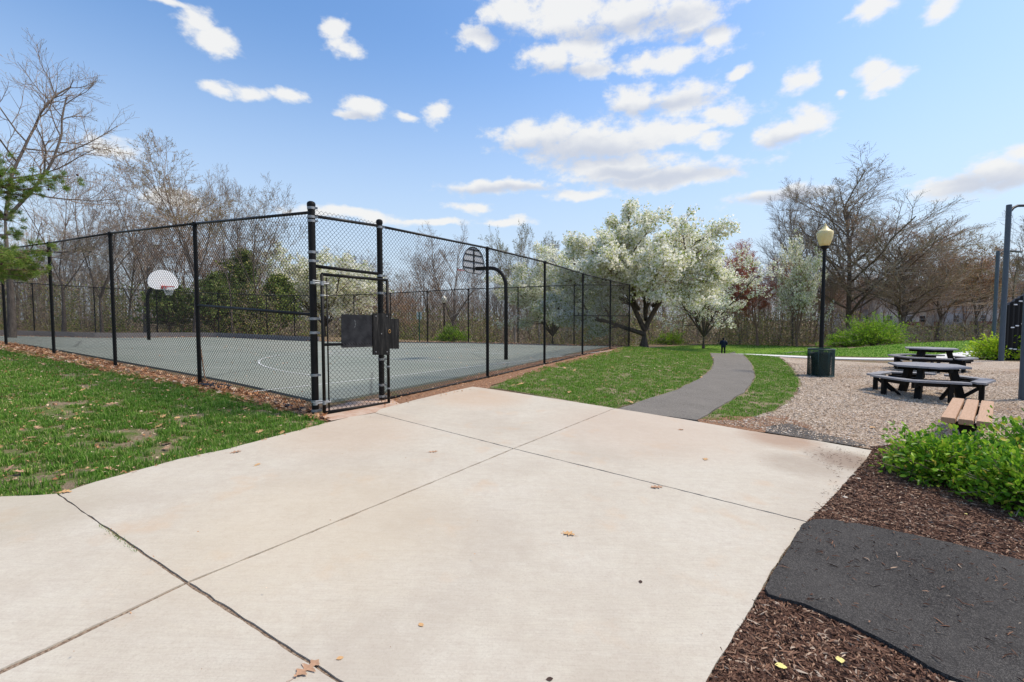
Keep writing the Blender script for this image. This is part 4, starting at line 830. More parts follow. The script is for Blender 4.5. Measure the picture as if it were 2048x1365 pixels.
# ------------------------------------------------------------------ picnic tables
def table(xy,rot,label):
    z0=Tz(*xy)+.02; root=empty('picnic_table',(xy[0],xy[1],z0),rot,label=label,cat='picnic table')
    Hx=lambda r,a0=0:[(r*math.cos(R(a0+60*i)),r*math.sin(R(a0+60*i))) for i in range(6)]
    m=MB(); R0=.76
    # planks cut out of a hexagon
    n=7; 
    def hexw(y):  # half-width of hexagon (vertices at +-R on x) at |y|
        ap=R0*math.cos(R(30)); return R0-abs(y)/math.tan(R(60)) if abs(y)<=ap else 0
    ap=R0*math.cos(R(30)); st=2*ap/n
    for k in range(n):
        y0=-ap+k*st+.004; y1=-ap+(k+1)*st-.004; ys=[y0,y1] if y0*y1>0 else [y0,0,y1]
        L=[(-hexw(y),y) for y in ys]; Rr=[(hexw(y),y) for y in reversed(ys)]; m.prism(list(reversed(L+Rr)) if False else [(-hexw(y),y) for y in reversed(ys)]+[(hexw(y),y) for y in ys],.715,.755)
    m.build('tabletop',M['seatgrey'],root)
    m=MB()
    for a in (30,90,150):
        M4=Matrix.Rotation(R(a),4,'Z'); m.box((0,0,.665),(1.12,.09,.09),M4)
    m.prism(Hx(.12),.60,.712)
    for a in (90,210,330):
        M4=Matrix.Rotation(R(a),4,'Z'); m.box((.50,0,.34),(1.0,.045,.13),M4)   # low beam out to the seat
        m.box((.5,.0,.32),(.3,.09,.09),M4)
    m.build('under_frame',M['frameblack'],root)
    for a in (90,210,330):
        M4=Matrix.Rotation(R(a),4,'Z'); m=MB(); top=np.array([.45,0,.66]); bot=np.array([.62,0,0]); d=bot-top
        V=[];w=.055;t=.075
        for p in (top,bot):
            for sx_,sy_ in ((-1,-1),(1,-1),(1,1),(-1,1)): V.append(p+np.array([sx_*t,sy_*w,0]))
        m.add(V,[np.array([[0,1,5,4],[1,2,6,5],[2,3,7,6],[3,0,4,7],[3,2,1,0],[4,5,6,7]])],M4); m.build('leg',M['frameblack'],root)
    for a in (90,210,330):
        M4=Matrix.Rotation(R(a),4,'Z'); ro=1.22; ri=.93
        def pt(r_,ang): return (r_*math.cos(R(ang)),r_*math.sin(R(ang)))
        v0o=np.array(pt(ro,0)); v1o=np.array(pt(ro,60)); vmo=np.array(pt(ro,-60)); v0i=np.array(pt(ri,0)); v1i=np.array(pt(ri,60)); vmi=np.array(pt(ri,-60)); k=.86
        # clipped outer corner
        e1=v0o+(v1o-v0o)*.10; e2=v0o+(vmo-v0o)*.10
        A1o=v0o+(v1o-v0o)*k; A1i=v0i+(v1i-v0i)*k; B1o=v0o+(vmo-v0o)*k; B1i=v0i+(vmi-v0i)*k
        A1m=(A1o+A1i)/2+nrm(v1o-v0o)*.07; B1m=(B1o+B1i)/2+nrm(vmo-v0o)*.07
        A1oo=A1o+(v1o-v0o)*-.02; B1oo=B1o+(vmo-v0o)*-.02
        m=MB(); m.prism([tuple(p) for p in (e1,A1oo,A1o*.75+A1m*.25,A1m,A1i,v0i,B1i,B1m,B1o*.75+B1m*.25,B1oo,e2)],.43,.47,M4)
        seat=m.build('seat',M['seatgrey'],root)
        m=MB()
        for (p,q) in ((v0o,v1o),(v0o,vmo)):
            c0=p+(q-p)*.12-p*.05; c1=p+(q-p)*.66-p*.05; mid=(c0+c1)/2; L=np.linalg.norm(c1-c0); an=math.atan2(*(c1-c0)[::-1]); m.box((mid[0]*.93,mid[1]*.93,.385),(L,.05,.088),M4,an)
            fp=p+(q-p)*.62; fp=fp*.90; m.box((fp[0],fp[1],.21),(.075,.085,.42),M4,an)
            g0=np.array([fp[0],fp[1],.36]); g1=np.array([fp[0]*.62,fp[1]*.62,.03]); 
            mm=MB(); mm.tube([g0,g1],.04,4); V=np.concatenate(mm.V); m.add(V,[np.concatenate(f) for f in mm.F.values()],M4)
        m.build('seat_support',M['frameblack'],seat)
    return root
table(D(1857,10.75)*1.0,R(4),'near grey and black hexagonal picnic table with three angled bench seats')
table(D(1862,15.6),R(-8),'far grey and black picnic table, standing behind the near one')
# ------------------------------------------------------------------ bench
def bench():
    h=.46; A=[G(1892,829,h),G(1974,845,h)]; Bf=[G(1918,787,h),G(1984,794,h)]
    c0=(A[0]+A[1])/2; c1=(Bf[0]+Bf[1])/2; dr=nrm(c1-c0); L=2.3; Wd=.50; ang=math.atan2(dr[1],dr[0]); mid=c0+dr*L/2; z0=Tz(*mid)
    root=empty('bench',(mid[0],mid[1],z0),ang,label='backless bench with three tan planks on black pedestals, behind the big shrub',cat='bench')
    for k in (-1,0,1):
        m=MB(); m.box((0,k*.175,h-.035),(L,.145,.075),bev=.006); m.build('plank',M['tan'],root)
    for s in (-1,1):
        m=MB(); x=s*(L/2-.25)
        prof=[(-.22,h-.075),(.22,h-.075),(.2,h-.105),(.09,h-.17),(.045,h-.26),(.045,.03),(.12,0),(-.12,0),(-.045,.03),(-.045,h-.26),(-.09,h-.17),(-.2,h-.105)]
        V=[(x-.035,y,z) for y,z in prof]+[(x+.035,y,z) for y,z in prof]; n=len(prof); i=np.arange(n); j=(i+1)%n; m.add(V,[i[None],(i+n)[::-1][None],np.stack([i,i+n,j+n,j],1)]); m.build('pedestal',M['frameblack'],root)
    return root
bench()
# ------------------------------------------------------------------ playground poles and wall
def ppole(xy,top,r,armv,label):
    z0=Tz(*xy); H=top-z0; root=empty('shade_pole',(xy[0],xy[1],z0),label=label,cat='pole'); m=MB(); m.lathe([(r,-.2),(r,H-.0),(r*.9,H+.02),(.001,H+.02)],16); m.build('pole',M['bluepole'],root,smooth=False)
    if armv is not None:
        a=np.array(armv,float); m=MB(); m.tube([np.array([0,0,H-.32])+q for q in (np.zeros(3),np.array([*(a*.03),.1]),np.array([*(a*.08),.24]),np.array([*(a*.16),.34]),np.array([*(a*.5),.44]),np.array([*a,.5]))],r*.62,10); m.build('arm',M['lampblack'],root,smooth=True)
    return root
ppole(D(2004,18),Zat(411,18),.085,(3.2,1.0),'taller blue grey steel pole with a curved arm, beside the black climbing wall')
ppole(D(1987,26),Zat(503,26),.085,(3,1.5),'thinner blue grey steel pole with a short arm, left of the taller pole')
ppole(D(2053,10.4),5.2,.085,None,'blue grey steel pole standing in the wood chips at the right edge')
cw=D(2002,18.6); root=empty('climbing_wall',(cw[0],cw[1],Tz(*cw)),R(4),label='black corrugated play wall with rows of pale slots and sloping top',cat='play wall')
m=MB(); n=40; Wd=2.2; V=[]
for i in range(n+1):
    x=i/n*Wd; t=i/n; top=2.1+.95*(t**.9)+.15*math.sin(t*3.1); y=.03*(1 if (i//2)%2 else -1)
    V+=[(x,y,0),(x,y,top),(x,y+.09,top),(x,y+.09,0)]
i=np.arange(n)*4; F=[np.stack([i+a,i+b,i+b+4,i+a+4],1) for a,b in ((0,1),(1,2),(2,3),(3,0))]; m.add(V,F+[np.array([[3,2,1,0]])]); m.build('panel',M['climb'],root)
for (x,z) in [(.5,2.28),(.72,2.42),(.95,2.6),(.42,1.35),(.62,1.42),(.88,1.5),(.38,.48),(.58,.46),(.8,.44),(.9,1.02),(1.3,2.8),(1.5,1.6)]:
    m=MB(); m.box((x,-.05,z),(.15,.03,.05),bev=.008); m.build('grip',M['white'],root)
# ------------------------------------------------------------------ person
def person(xy,label):
    z0=Tz(*xy)+.04
    J=[(0,0,.95),(0,.01,1.15),(0,.02,1.36),(0,.03,1.48),(0,.05,1.56),(0,.07,1.64),(0,.06,1.71),
       (.17,.01,1.40),(.25,.0,1.20),(.24,.14,1.06),(.10,.24,1.10),(-.17,.01,1.40),(-.25,0,1.20),(-.24,.14,1.06),(-.10,.24,1.10),
       (.095,0,.90),(.115,-.0,.50),(.125,.01,.09),(.13,.12,.03),(-.095,0,.90),(-.115,0,.50),(-.125,.01,.09),(-.13,.12,.03)]
    E=[(0,1),(1,2),(2,3),(3,4),(4,5),(5,6),(2,7),(7,8),(8,9),(9,10),(2,11),(11,12),(12,13),(13,14),(0,15),(15,16),(16,17),(17,18),(0,19),(19,20),(20,21),(21,22)]
    Rr=[.15,.15,.16,.07,.06,.10,.08,.085,.06,.048,.035,.085,.06,.048,.035,.10,.075,.05,.04,.10,.075,.05,.04]
    def skin(J,E,Rr,nm,mat,parent=None,root_i=0):
        me=bpy.data.meshes.new(nm); me.from_pydata(J,E,[]); o=bpy.data.objects.new(nm,me); COL.objects.link(o); md=o.modifiers.new('s','SKIN'); sb=o.modifiers.new('d','SUBSURF'); sb.levels=sb.render_levels=1
        for i,r_ in enumerate(Rr): me.skin_vertices[0].data[i].radius=(r_,r_)
        me.skin_vertices[0].data[root_i].use_root=True; me.materials.append(mat)
        if parent: o.parent=parent
        return o
    body=skin(J,E,Rr,'person',M['trouser']); body.location=(xy[0],xy[1],z0); body.rotation_euler=(0,0,R(-24)); tag(body,label=label,cat='person'); body.scale=(1.12,1.12,1.04)
    m=MB(); K=[(0,.01,.78),(0,.0,.95),(0,.0,1.15),(0,.01,1.32),(0,.02,1.44),(0,.03,1.50)]; rad=[(.205,.15),(.20,.155),(.205,.16),(.22,.155),(.16,.12),(.09,.09)]; k=20; V=[]
    for (x,y,z),(a,b) in zip(K,rad): V+=[(x+a*math.cos(t),y+b*math.sin(t),z) for t in np.arange(k)*2*math.pi/k]
    n=len(K); idx=np.arange(n*k).reshape(n,k); A=idx[:-1];B=idx[1:]; m.add(V,[np.stack([A,np.roll(A,-1,1),np.roll(B,-1,1),B],-1).reshape(-1,4),idx[-1][None]])
    for s in (1,-1): m.tube([(.16*s,.01,1.41),(.235*s,-.01,1.28),(.285*s,-.01,1.16),(.27*s,.07,1.07),(.20*s,.18,1.07),(.12*s,.25,1.10)],[.085,.085,.075,.065,.058,.05],10)
    m.build('coat',M['coat'],body,smooth=True)
    m=MB(); m.lathe([(.001,1.76),(.06,1.755),(.10,1.71),(.112,1.65),(.105,1.58),(.09,1.55)],14,(0,.055,0)); m.build('hair',M['hair'],body,smooth=True)
    m=MB()
    m.lathe([(.001,1.53),(.05,1.535),(.078,1.58),(.088,1.63),(.08,1.68),(.001,1.71)],12,(0,.10,0)); m.tube([(0,.185,1.64),(0,.205,1.61),(0,.185,1.595)],.012,6)
    for s in (1,-1):
        m.lathe([(.012,-.006),(.012,.006)],8,(s*.035,.178,1.645)); m.lathe([(.001,-.03),(.02,-.01),(.02,.015),(.001,.03)],8,(s*.108,.07,1.625))
        hx=s*.09
        m.box((hx,.285,1.105),(.075,.07,.03),bev=.01)
        for q in range(4): m.tube([(hx-.028+.019*q,.315,1.105),(hx-.028+.019*q,.345,1.098),(hx-.028+.019*q,.355-.004*abs(q-1.5),1.075)],.008,5)
        m.tube([(hx-s*.03,.28,1.11),(hx-s*.05,.31,1.115),(hx-s*.045,.33,1.108)],.009,5)
    m.build('face_and_hands',M['skin'],body,smooth=True)
person(D(1447,46.5),'person in a dark navy coat and black trousers standing on the path, seen from behind')
# ------------------------------------------------------------------ trees
def grow(seed,stems,cfg,r0,taper=.62):
    """stems: list of (p0,dir,length,rad). cfg per level: (children, ratio, angle, tmin, nseg, wob, trop, sides)"""
    rs=np.random.RandomState(seed); p=np.array([s[0] for s in stems],float); d=nrm(np.array([s[1] for s in stems],float)); L=np.array([s[2] for s in stems],float); r=np.array([s[3] for s in stems],float)
    out=[]
    for lv,(nch,ratio,ang,tmin,nseg,wob,trop,k) in enumerate(cfg):
        n=len(p); pos=[p]; dirs=[d]; cur=p.copy(); dd=d.copy()
        for s in range(nseg):
            dd=nrm(dd+rs.randn(n,3)*wob+np.array([0,0,trop])); cur=cur+dd*(L/nseg)[:,None]; pos.append(cur); dirs.append(dd)
        pos=np.stack(pos); dirs=np.stack(dirs); t=np.linspace(0,1,nseg+1)[:,None]; rad=r[None]*(1-taper*t) if nch else r[None]*(1-.75*t)
        out.append((pos,rad,k))
        if not nch: break
        m=n*nch; src=np.repeat(np.arange(n),nch); u=tmin+(1-tmin)*((np.tile(np.arange(nch),n)+rs.rand(m))/nch); f=u*nseg; i=np.minimum(f.astype(int),nseg-1); fr=(f-i)[:,None]
        q=pos[i,src]*(1-fr)+pos[i+1,src]*fr; bd=dirs[i+1,src]; rr=(rad[i,src]*(1-fr[:,0])+rad[i+1,src]*fr[:,0])
        az=np.tile(np.arange(nch),n)*2.4+rs.rand(m)*1.2+np.repeat(rs.rand(n)*6.28,nch); ref=np.where(np.abs(bd[:,2:3])<.9,[[0,0,1.]],[[1.,0,0]]); a=nrm(np.cross(bd,ref)); b=np.cross(bd,a)
        th=R(ang)*(.6+.8*rs.rand(m))*(1.15-.4*u); sd_=a*np.cos(az)[:,None]+b*np.sin(az)[:,None]
        nd=nrm(bd*np.cos(th)[:,None]+sd_*np.sin(th)[:,None]); nd[:,2]=np.where(nd[:,2]<-.15,nd[:,2]*.3,nd[:,2])
        Ln=np.repeat(L,nch)*ratio*(.65+.7*rs.rand(m))*(1.2-.55*u); rn=np.minimum(rr*.72,np.repeat(r,nch)*.55)
        p,d,L,r=q,nrm(nd),Ln,np.maximum(rn,.0045)
    return out
def tree_meshes(name,levels,split,leaf=None,rmin=.006,seed=0):
    """returns trunk mesh, crown mesh"""
    tm=MB(); cm=MB(); tips=[]
    for lv,(pos,rad,k) in enumerate(levels):
        rad=np.maximum(rad,rmin); V,F=tubes(pos,rad,k); (tm if lv<split else cm).add(V,F)
    pos=levels[-1][0]
    a=mesh_from(name+'_trunk',np.concatenate(tm.V),[np.concatenate(f) for f in tm.F.values()]); a.polygons.foreach_set('use_smooth',np.ones(len(a.polygons),bool))
    nf=sum(len(f) for q in cm.F.values() for f in q)
    nl=0
    if leaf:
        per,size,jit=leaf[:3]; rs=np.random.RandomState(seed+9); m_=pos.shape[0]; n=pos.shape[1]; N=n*per; src=np.repeat(np.arange(n),per); u=rs.rand(N)**.7*(m_-1); i=np.minimum(u.astype(int),m_-2); fr=(u-i)[:,None]
        c=pos[i,src]*(1-fr)+pos[i+1,src]*fr+rs.randn(N,3)*jit; c=np.repeat(c,leaf[3],0)+rs.randn(N*leaf[3],3)*size*.55 if len(leaf)>3 else c; V,F=quads(c,size,rs); cm.add(V,F); nl=len(F[0])
    b=mesh_from(name+'_crown',np.concatenate(cm.V),[np.concatenate(f) for f in cm.F.values()])
    if leaf: mi=np.zeros(len(b.polygons),np.int32); mi[nf:]=1; b.polygons.foreach_set('material_index',mi)
    return a,b
def quads(c,size,rs,upb=.3):
    n=len(c); nn=nrm(rs.randn(n,3)+np.array([0,0,upb])); a=nrm(np.cross(nn,rs.randn(n,3))); b=np.cross(nn,a); s=(size*(.5+rs.rand(n)))[:,None]*.5
    V=np.stack([c-a*s,c-b*s*.8,c+a*s,c+b*s*.8],1).reshape(-1,3); return V,[np.arange(n*4).reshape(n,4)]
def tree_obj(name,ms,mats_,xy,label,cat='tree',group=None,rz=0,sc=(1,1,1),sink=.05):
    root=empty(name,(xy[0],xy[1],Tz(*xy)-sink),rz,label=label,cat=cat,group=group); root.scale=sc
    t=bpy.data.objects.new('trunk',ms[0]); t.parent=root; COL.objects.link(t); c=bpy.data.objects.new('crown',ms[1]); c.parent=root; COL.objects.link(c)
    if not ms[0].materials: ms[0].materials.append(mats_[0])
    if not ms[1].materials:
        for q in mats_[1:]: ms[1].materials.append(q)
    return root
def bare(seed,H=14.,spread=1.,leaf=None,forks=1,wob=.10,dense=1.,fork_h=.3,r=.2,ang=38,rmin=.008):
    """deciduous tree of height about H"""
    rs=np.random.RandomState(seed)
    if forks==1: st=[((0,0,0),(rs.randn()*.04,rs.randn()*.04,1),H*.86,r)]; tr0=(int(11*dense),.55,ang*1.15*spread,.28,9,.05,.02,8)
    else:
        st=[((0,0,0),(rs.randn()*.03,rs.randn()*.03,1),H*fork_h,r)]; tr0=(forks,(1-fork_h)/fork_h*.95,ang*.72*spread,.80,4,.03,.0,8)
    cfg=[tr0,(int(7*dense),.50,ang,.22,6,wob,.05,6),(int(6*dense),.48,ang,.2,4,wob,.05,4),(5,.62,ang,.15,3,wob*1.2,.05,3),(0,0,0,0,3,.10,.04,3)]
    if forks>1: cfg=[tr0,(8,.48,ang,.22,7,wob,.04,6),(int(6*dense),.5,ang,.2,5,wob,.05,5),(5,.5,ang,.15,3,wob*1.2,.06,3),(4,.6,ang*.9,.2,3,.1,.04,3),(0,0,0,0,3,.10,.04,3)][:(6 if dense>.9 else 5)]
    if forks>1 and cfg[-1][0]: cfg[-1]=(0,0,0,0,2,.12,.05,3)
    lv=grow(seed,st,cfg,r)
    return tree_meshes('bare',lv,2,leaf,rmin=rmin,seed=seed)
def leader(seed,H,leaf=None,rmin=.006,r=.28,nl=22,ang=50):
    st=[((0,0,0),(.03,.02,1),H*.93,r)]
    cfg=[(nl,.42,ang,.20,12,.04,.01,8),(11,.42,38,.2,7,.09,.06,6),(7,.5,36,.15,4,.11,.06,4),(6,.55,34,.15,3,.11,.05,3),(0,0,0,0,3,.1,.04,3)]
    return tree_meshes('leader',grow(seed,st,cfg,r),2,leaf,rmin=rmin,seed=seed)
GR=(M['bark'],M['twig_grey']); BR=(M['bark'],M['twig_brown'])
def hgt(px,top,d): xy=D(px,d); return Zat(top,d)-Tz(*xy)
def special(px,top,d,kw,mm,label,name='bare_tree',rz=0,wide=1.0,group=None,wpx=None):
    H=hgt(px,top,d); lead=kw.pop('lead',0); ms=leader(**kw) if lead else bare(**kw); co_=np.zeros(len(ms[1].vertices)*3,np.float32); ms[1].vertices.foreach_get('co',co_); co_=co_.reshape(-1,3); z=.5*(np.percentile(co_[:,2],99.8)+co_[:,2].max()); k=H/z; kx=k*wide
    if wpx: kx=wpx*d/FPX/(np.percentile(co_[:,0],98)-np.percentile(co_[:,0],2)); kx=min(max(kx,.5*k),1.9*k)
    return tree_obj(name,ms,mm,D(px,d),label,rz=rz,sc=(kx,kx,k),group=group)
# big tree at the left edge, forked
def big_left():
    st=[((0,0,0),(0,0,1),5.2,.165)]; lv0=grow(3,st,[(0,0,0,0,5,.02,0,10)],.2)[0]
    top=lv0[0][-1,0]; rs=np.random.RandomState(4)
    limbs=[(top,(.10,.1,1),7.0,.07),(top,(.85,.1,.85),6.2,.07),(top,(-.5,.1,.9),5.0,.065),(top-np.array([0,0,.8]),(-.7,-.2,.5),4.2,.06),(top-np.array([0,0,1.6]),(.7,.3,.35),3.0,.045)]
    cfg=[(10,.40,50,.20,11,.09,-.01,8),(8,.50,44,.15,6,.13,.05,5),(7,.52,40,.15,4,.14,.06,3),(0,0,0,0,3,.16,.04,3)]
    lv=grow(5,limbs,cfg,.13); lv=[(lv0[0],lv0[1]*1.0,10)]+lv; return tree_meshes('forked',lv,3,(2,.028,.02),rmin=.0045)
tree_obj('bare_tree',big_left(),(M['bark'],M['twig_brown'],M['bud_green']),D(24,20),'tall forked bare tree at the left edge, its limb reaching right over the fence')
special(128,300,33,dict(seed=11,forks=3,r=.17,rmin=.007),BR,'bare tree between the left edge tree and the wide spreading one',wide=.9,wpx=150)
special(205,282,34,dict(seed=12,forks=5,r=.2,fork_h=.22,spread=1.05,rmin=.007),GR,'wide spreading bare tree above the second fence post from the left',wide=1.1,wpx=200)
special(292,330,36,dict(seed=13,forks=3,r=.16,rmin=.007),BR,'bare tree leaning above the white backboard',wide=.9,wpx=120)
special(390,282,34,dict(seed=14,forks=4,r=.18,leaf=(3,.05,.04),fork_h=.35,rmin=.007),(M['bark'],M['twig_brown'],M['bud_yellow']),'budding tree with tiny yellow leaves above the third fence post',name='budding_tree',wide=.85,wpx=150)
special(465,325,37,dict(seed=15,forks=3,r=.15,rmin=.007),GR,'slim bare tree right of the budding tree',wide=.8,wpx=110)
special(520,335,40,dict(seed=16,forks=4,r=.17,rmin=.009,leaf=(1,.05,.04)),(M['bark'],M['twig_grey'],M['bud_green']),'bare tree left of the tall corner post, twigs fading to the right',name='bare_tree',wide=.95,wpx=150)
special(722,492,62,dict(seed=17,forks=5,r=.2,rmin=.007),GR,'bare tree seen through the chain link above the gate',wpx=90)
special(905,455,60,dict(seed=18,forks=5,r=.24,fork_h=.2,spread=1.15,rmin=.007),BR,'round topped bare tree behind the backboard seen from behind',wide=1.15,wpx=160)
special(855,490,64,dict(seed=38,forks=4,r=.2,rmin=.007),GR,'lower bare tree left of the round topped one',wpx=110)
special(1030,436,62,dict(seed=19,forks=3,r=.22,leaf=(2,.09,.06),rmin=.007),(M['bark_pale'],M['twig_grey'],M['bud_green']),'tall slim tree with pale green buds above the second bay of the right fence',name='budding_tree',wide=.75,wpx=90)
special(1078,455,66,dict(seed=20,forks=3,r=.2,leaf=(1,.09,.06),rmin=.007),(M['bark_pale'],M['twig_grey'],M['bud_green']),'pale budding tree just left of the big blossoming pear',name='budding_tree',wide=.8,wpx=90)
special(1585,352,66,dict(lead=1,seed=21,H=20.,r=.17,nl=14,ang=36,rmin=.008),GR,'tall bare tree behind the small white blossoming tree',wide=.62,wpx=110)
special(1700,336,62,dict(lead=1,seed=35,H=20.,leaf=(1,.07,.05),r=.22,nl=24,ang=44,rmin=.008),(M['bark'],M['twig_grey'],M['bud_yellow']),'tallest broad bare tree, right of the amber lamp',wide=.95,wpx=250)
special(1800,425,56,dict(lead=1,seed=36,H=14.,leaf=(1,.06,.05),r=.15,nl=20,ang=56,rmin=.008),(M['bark'],M['twig_brown'],M['bud_rust']),'broad low branched tree right of the tallest one, above the picnic tables',wide=1.25,wpx=230)
special(1870,445,60,dict(seed=24,forks=4,r=.22,rmin=.009,leaf=(2,.09,.07)),(M['bark'],M['twig_brown'],M['bud_yellow']),'yellowish brown budding tree above the cream houses',name='budding_tree',wide=1.2,wpx=190)
special(1955,470,58,dict(seed=25,forks=4,r=.22,rmin=.009,leaf=(2,.09,.07)),(M['bark'],M['twig_brown'],M['bud_rust']),'rust coloured budding tree left of the blue grey poles',name='budding_tree',wide=1.1,wpx=150)
special(2015,380,52,dict(seed=26,forks=3,r=.28,rmin=.009,ang=34),GR,'tall bare tree behind the two blue grey poles',wide=.95,wpx=150)
special(2110,370,54,dict(seed=27,forks=4,r=.28,rmin=.007),GR,'bare tree at the right edge of the picture',wide=.9,wpx=170)
special(1515,470,60,dict(seed=28,forks=5,r=.18,fork_h=.2,rmin=.009,leaf=(5,.10,.10),ang=30),(M['bark_red'],M['twig_red'],M['bud_red']),'red budding maple between the pears and the small white tree',name='red_maple_tree',wide=.75,wpx=110)
special(1480,500,64,dict(seed=29,forks=4,r=.16,fork_h=.2,rmin=.009,leaf=(3,.10,.10),ang=28),(M['bark_red'],M['twig_red'],M['bud_red']),'smaller red budding tree close behind the second pear',name='red_maple_tree',wide=.6,wpx=80)
for i,(px,tp,d) in enumerate([(795,560,52),(830,575,50),(760,565,56)]):
    special(px,tp,d,dict(seed=60+i,forks=5,r=.09,fork_h=.12,rmin=.011,leaf=(3,.11,.09),dense=.8),(M['bark_red'],M['twig_brown'],M['bud_rust']),'rust coloured small tree right of the gate beyond the court',name='budding_tree',wide=1.2,group='rust coloured small trees beyond the gate')
# pears
def pear(seed,stems,cfg,leaf,split=2,rmin=.008):
    lv=grow(seed,stems,cfg,.2); return tree_meshes('pear',lv,split,leaf,rmin=rmin,seed=seed)
def pear_big():
    st=[((0,0,0),(0,0,1),1.15,.27)]; t0=grow(1,st,[(0,0,0,0,3,.01,0,12)],.2,taper=.2)[0]; tp=t0[0][-1,0]
    limbs=[(tp,(-.42,.1,1),5.6,.15),(tp,(.46,-.1,1),5.7,.155),(tp-np.array([0,0,.25]),(-1.0,-.1,.42),5.2,.14),(tp+np.array([-.4,0,1.3]),(-.9,.2,.75),4.6,.12),(tp+np.array([.4,0,1.4]),(.95,.1,.7),3.8,.11),(tp+np.array([.1,.1,.6]),(.1,.8,.9),4.8,.12),(tp+np.array([0,-.1,.9]),(.0,-.7,.9),4.2,.11),(tp+np.array([-.6,0,2.0]),(-.25,-.4,1),4.6,.10),(tp+np.array([.7,0,1.9]),(.5,.3,1),4.0,.11),(tp+np.array([.6,0,1.6]),(1.0,-.3,.5),3.4,.09),(tp+np.array([-.3,0,1.2]),(-.8,-.5,.9),4.2,.09)]
    cfg=[(9,.40,52,.25,8,.07,.01,8),(7,.5,48,.12,5,.11,.0,5),(6,.5,44,.1,3,.14,.0,4),(0,0,0,0,3,.14,.02,3)]
    lv=grow(31,limbs,cfg,.2,); lv=[(t0[0],t0[1]*np.array([1.25,1.05,1,1])[:,None],12)]+lv
    return tree_meshes('pear',lv,3,(6,.11,.13,5),rmin=.006,seed=31)
tree_obj('pear_tree',pear_big(),(M['bark_dark'],M['twig_brown'],M['blossom']),D(1288,27),'largest white blossoming pear tree, forked trunk at the end of the court fence',sc=(1.04,1.04,1.0))
def pear_vase(seed,H,per=14,size=.10,nst=6,sp=.42,leafj=.09):
    rs=np.random.RandomState(seed); st=[]
    t0=grow(1,[((0,0,0),(0,0,1),H*.13,H*.018)],[(0,0,0,0,3,.01,0,10)],.2,taper=.2)[0]; tp=t0[0][-1,0]
    for i in range(nst):
        a=i*2*math.pi/nst+rs.rand()*.6; s=sp*(.75+.5*rs.rand()); st.append((tp,(s*math.cos(a),s*math.sin(a),1),H*(.68+.16*rs.rand()),H*.010))
    st.append((tp,(0,0,1),H*.85,H*.012))
    lv=grow(seed,st,[(8,.42,46,.18,7,.06,.02,7),(7,.5,44,.12,4,.1,.02,5),(0,0,0,0,3,.14,.02,3)] if H<8 else [(8,.38,46,.18,7,.06,.02,7),(6,.5,44,.12,4,.1,.02,5),(5,.5,44,.12,3,.1,.02,4),(0,0,0,0,3,.14,.02,3)],.1); lv=[(t0[0],t0[1],10)]+lv
    return tree_meshes('pear',lv,3,(max(1,per//4),size,leafj,5),rmin=.009,seed=seed)
tree_obj('pear_tree',pear_vase(41,11.2,12,.14,7,.62,.14),(M['bark_dark'],M['twig_brown'],M['blossom']),D(1407,54),'white blossoming pear tree with low vase shape, standing just left of the person',sc=(1.0,1.0,1.0))
tree_obj('pear_tree',pear_vase(42,12.0,12,.17,5,.25,.18),(M['bark_red'],M['twig_brown'],M['blossom_sparse']),D(1594,56),'slim young white blossoming tree left of the lamp post',sc=(.6,.6,.95))
tree_obj('pear_tree',pear_vase(43,8.3,22,.13,7,.75,.13),(M['bark_dark'],M['twig_brown'],M['blossom']),D(650,47),'broad white blossoming tree seen through the gate beyond the court',sc=(1.25,1.1,1))
tree_obj('pear_tree',pear_vase(44,8.0,20,.13,7,.7,.13),(M['bark_dark'],M['twig_brown'],M['blossom']),D(1105,38),'white blossoming tree behind the court, left of the largest pear',sc=(1.0,1.0,.95))
# evergreens
def cedar(seed,H,rad,n=9000,size=.2):
    rs=np.random.RandomState(seed); tm=MB(); tm.tube([(0,0,-.1),(0,0,H*.5),(0,0,H*.95)],[H*.02,H*.012,.01],8)
    cm=MB(); nb=170; h=H*(.10+.88*rs.rand(nb)); az=rs.rand(nb)*6.28; pr=rad*np.clip(1.05-(h/H)**2.2,.12,1)*(.45+.75*rs.rand(nb)); up=.35+.3*rs.rand(nb)
    A=np.stack([np.zeros(nb),np.zeros(nb),h],1); B=np.stack([pr*np.cos(az),pr*np.sin(az),h+pr*up],1); V,F=tubes(np.stack([A,(A+B)/2-np.array([0,0,.08]),B]),np.stack([np.full(nb,.03),np.full(nb,.018),np.full(nb,.006)]),4); cm.add(V,F); nf=len(F[0])
    src=rs.randint(0,nb,n); t=(.25+.78*rs.rand(n)**.7)[:,None]; c=A[src]+(B[src]-A[src])*t+rs.randn(n,3)*np.array([.22,.22,.16])*rad*.32; V,F=quads(c,size,rs); cm.add(V,F)
    a=mesh_from('cedar_trunk',np.concatenate(tm.V),[np.concatenate(f) for f in tm.F.values()]); b=mesh_from('cedar_crown',np.concatenate(cm.V),[np.concatenate(f) for f in cm.F.values()])
    mi=np.ones(len(b.polygons),np.int32); mi[:nf]=0; b.polygons.foreach_set('material_index',mi); return a,b
CD=(M['bark_red'],M['twig_brown'],M['cedar_leaf'])
tree_obj('cedar_tree',cedar(1,7.6,2.6,8000),CD,D(492,41),'dark green conical cedar left of the tall corner post beyond the court',cat='evergreen')
tree_obj('cedar_tree',cedar(2,5.0,2.2,5500),CD,D(430,38),'low dark green evergreen just right of the third fence post',cat='evergreen')
tree_obj('cedar_tree',cedar(3,5.6,2.1,6000),CD,D(560,42),'green evergreen between the lamp in the trees and the white blossoming tree',cat='evergreen')
tree_obj('cedar_tree',cedar(4,4.0,2.2,4500),CD,D(340,37),'dark evergreen low behind the white backboard',cat='evergreen')
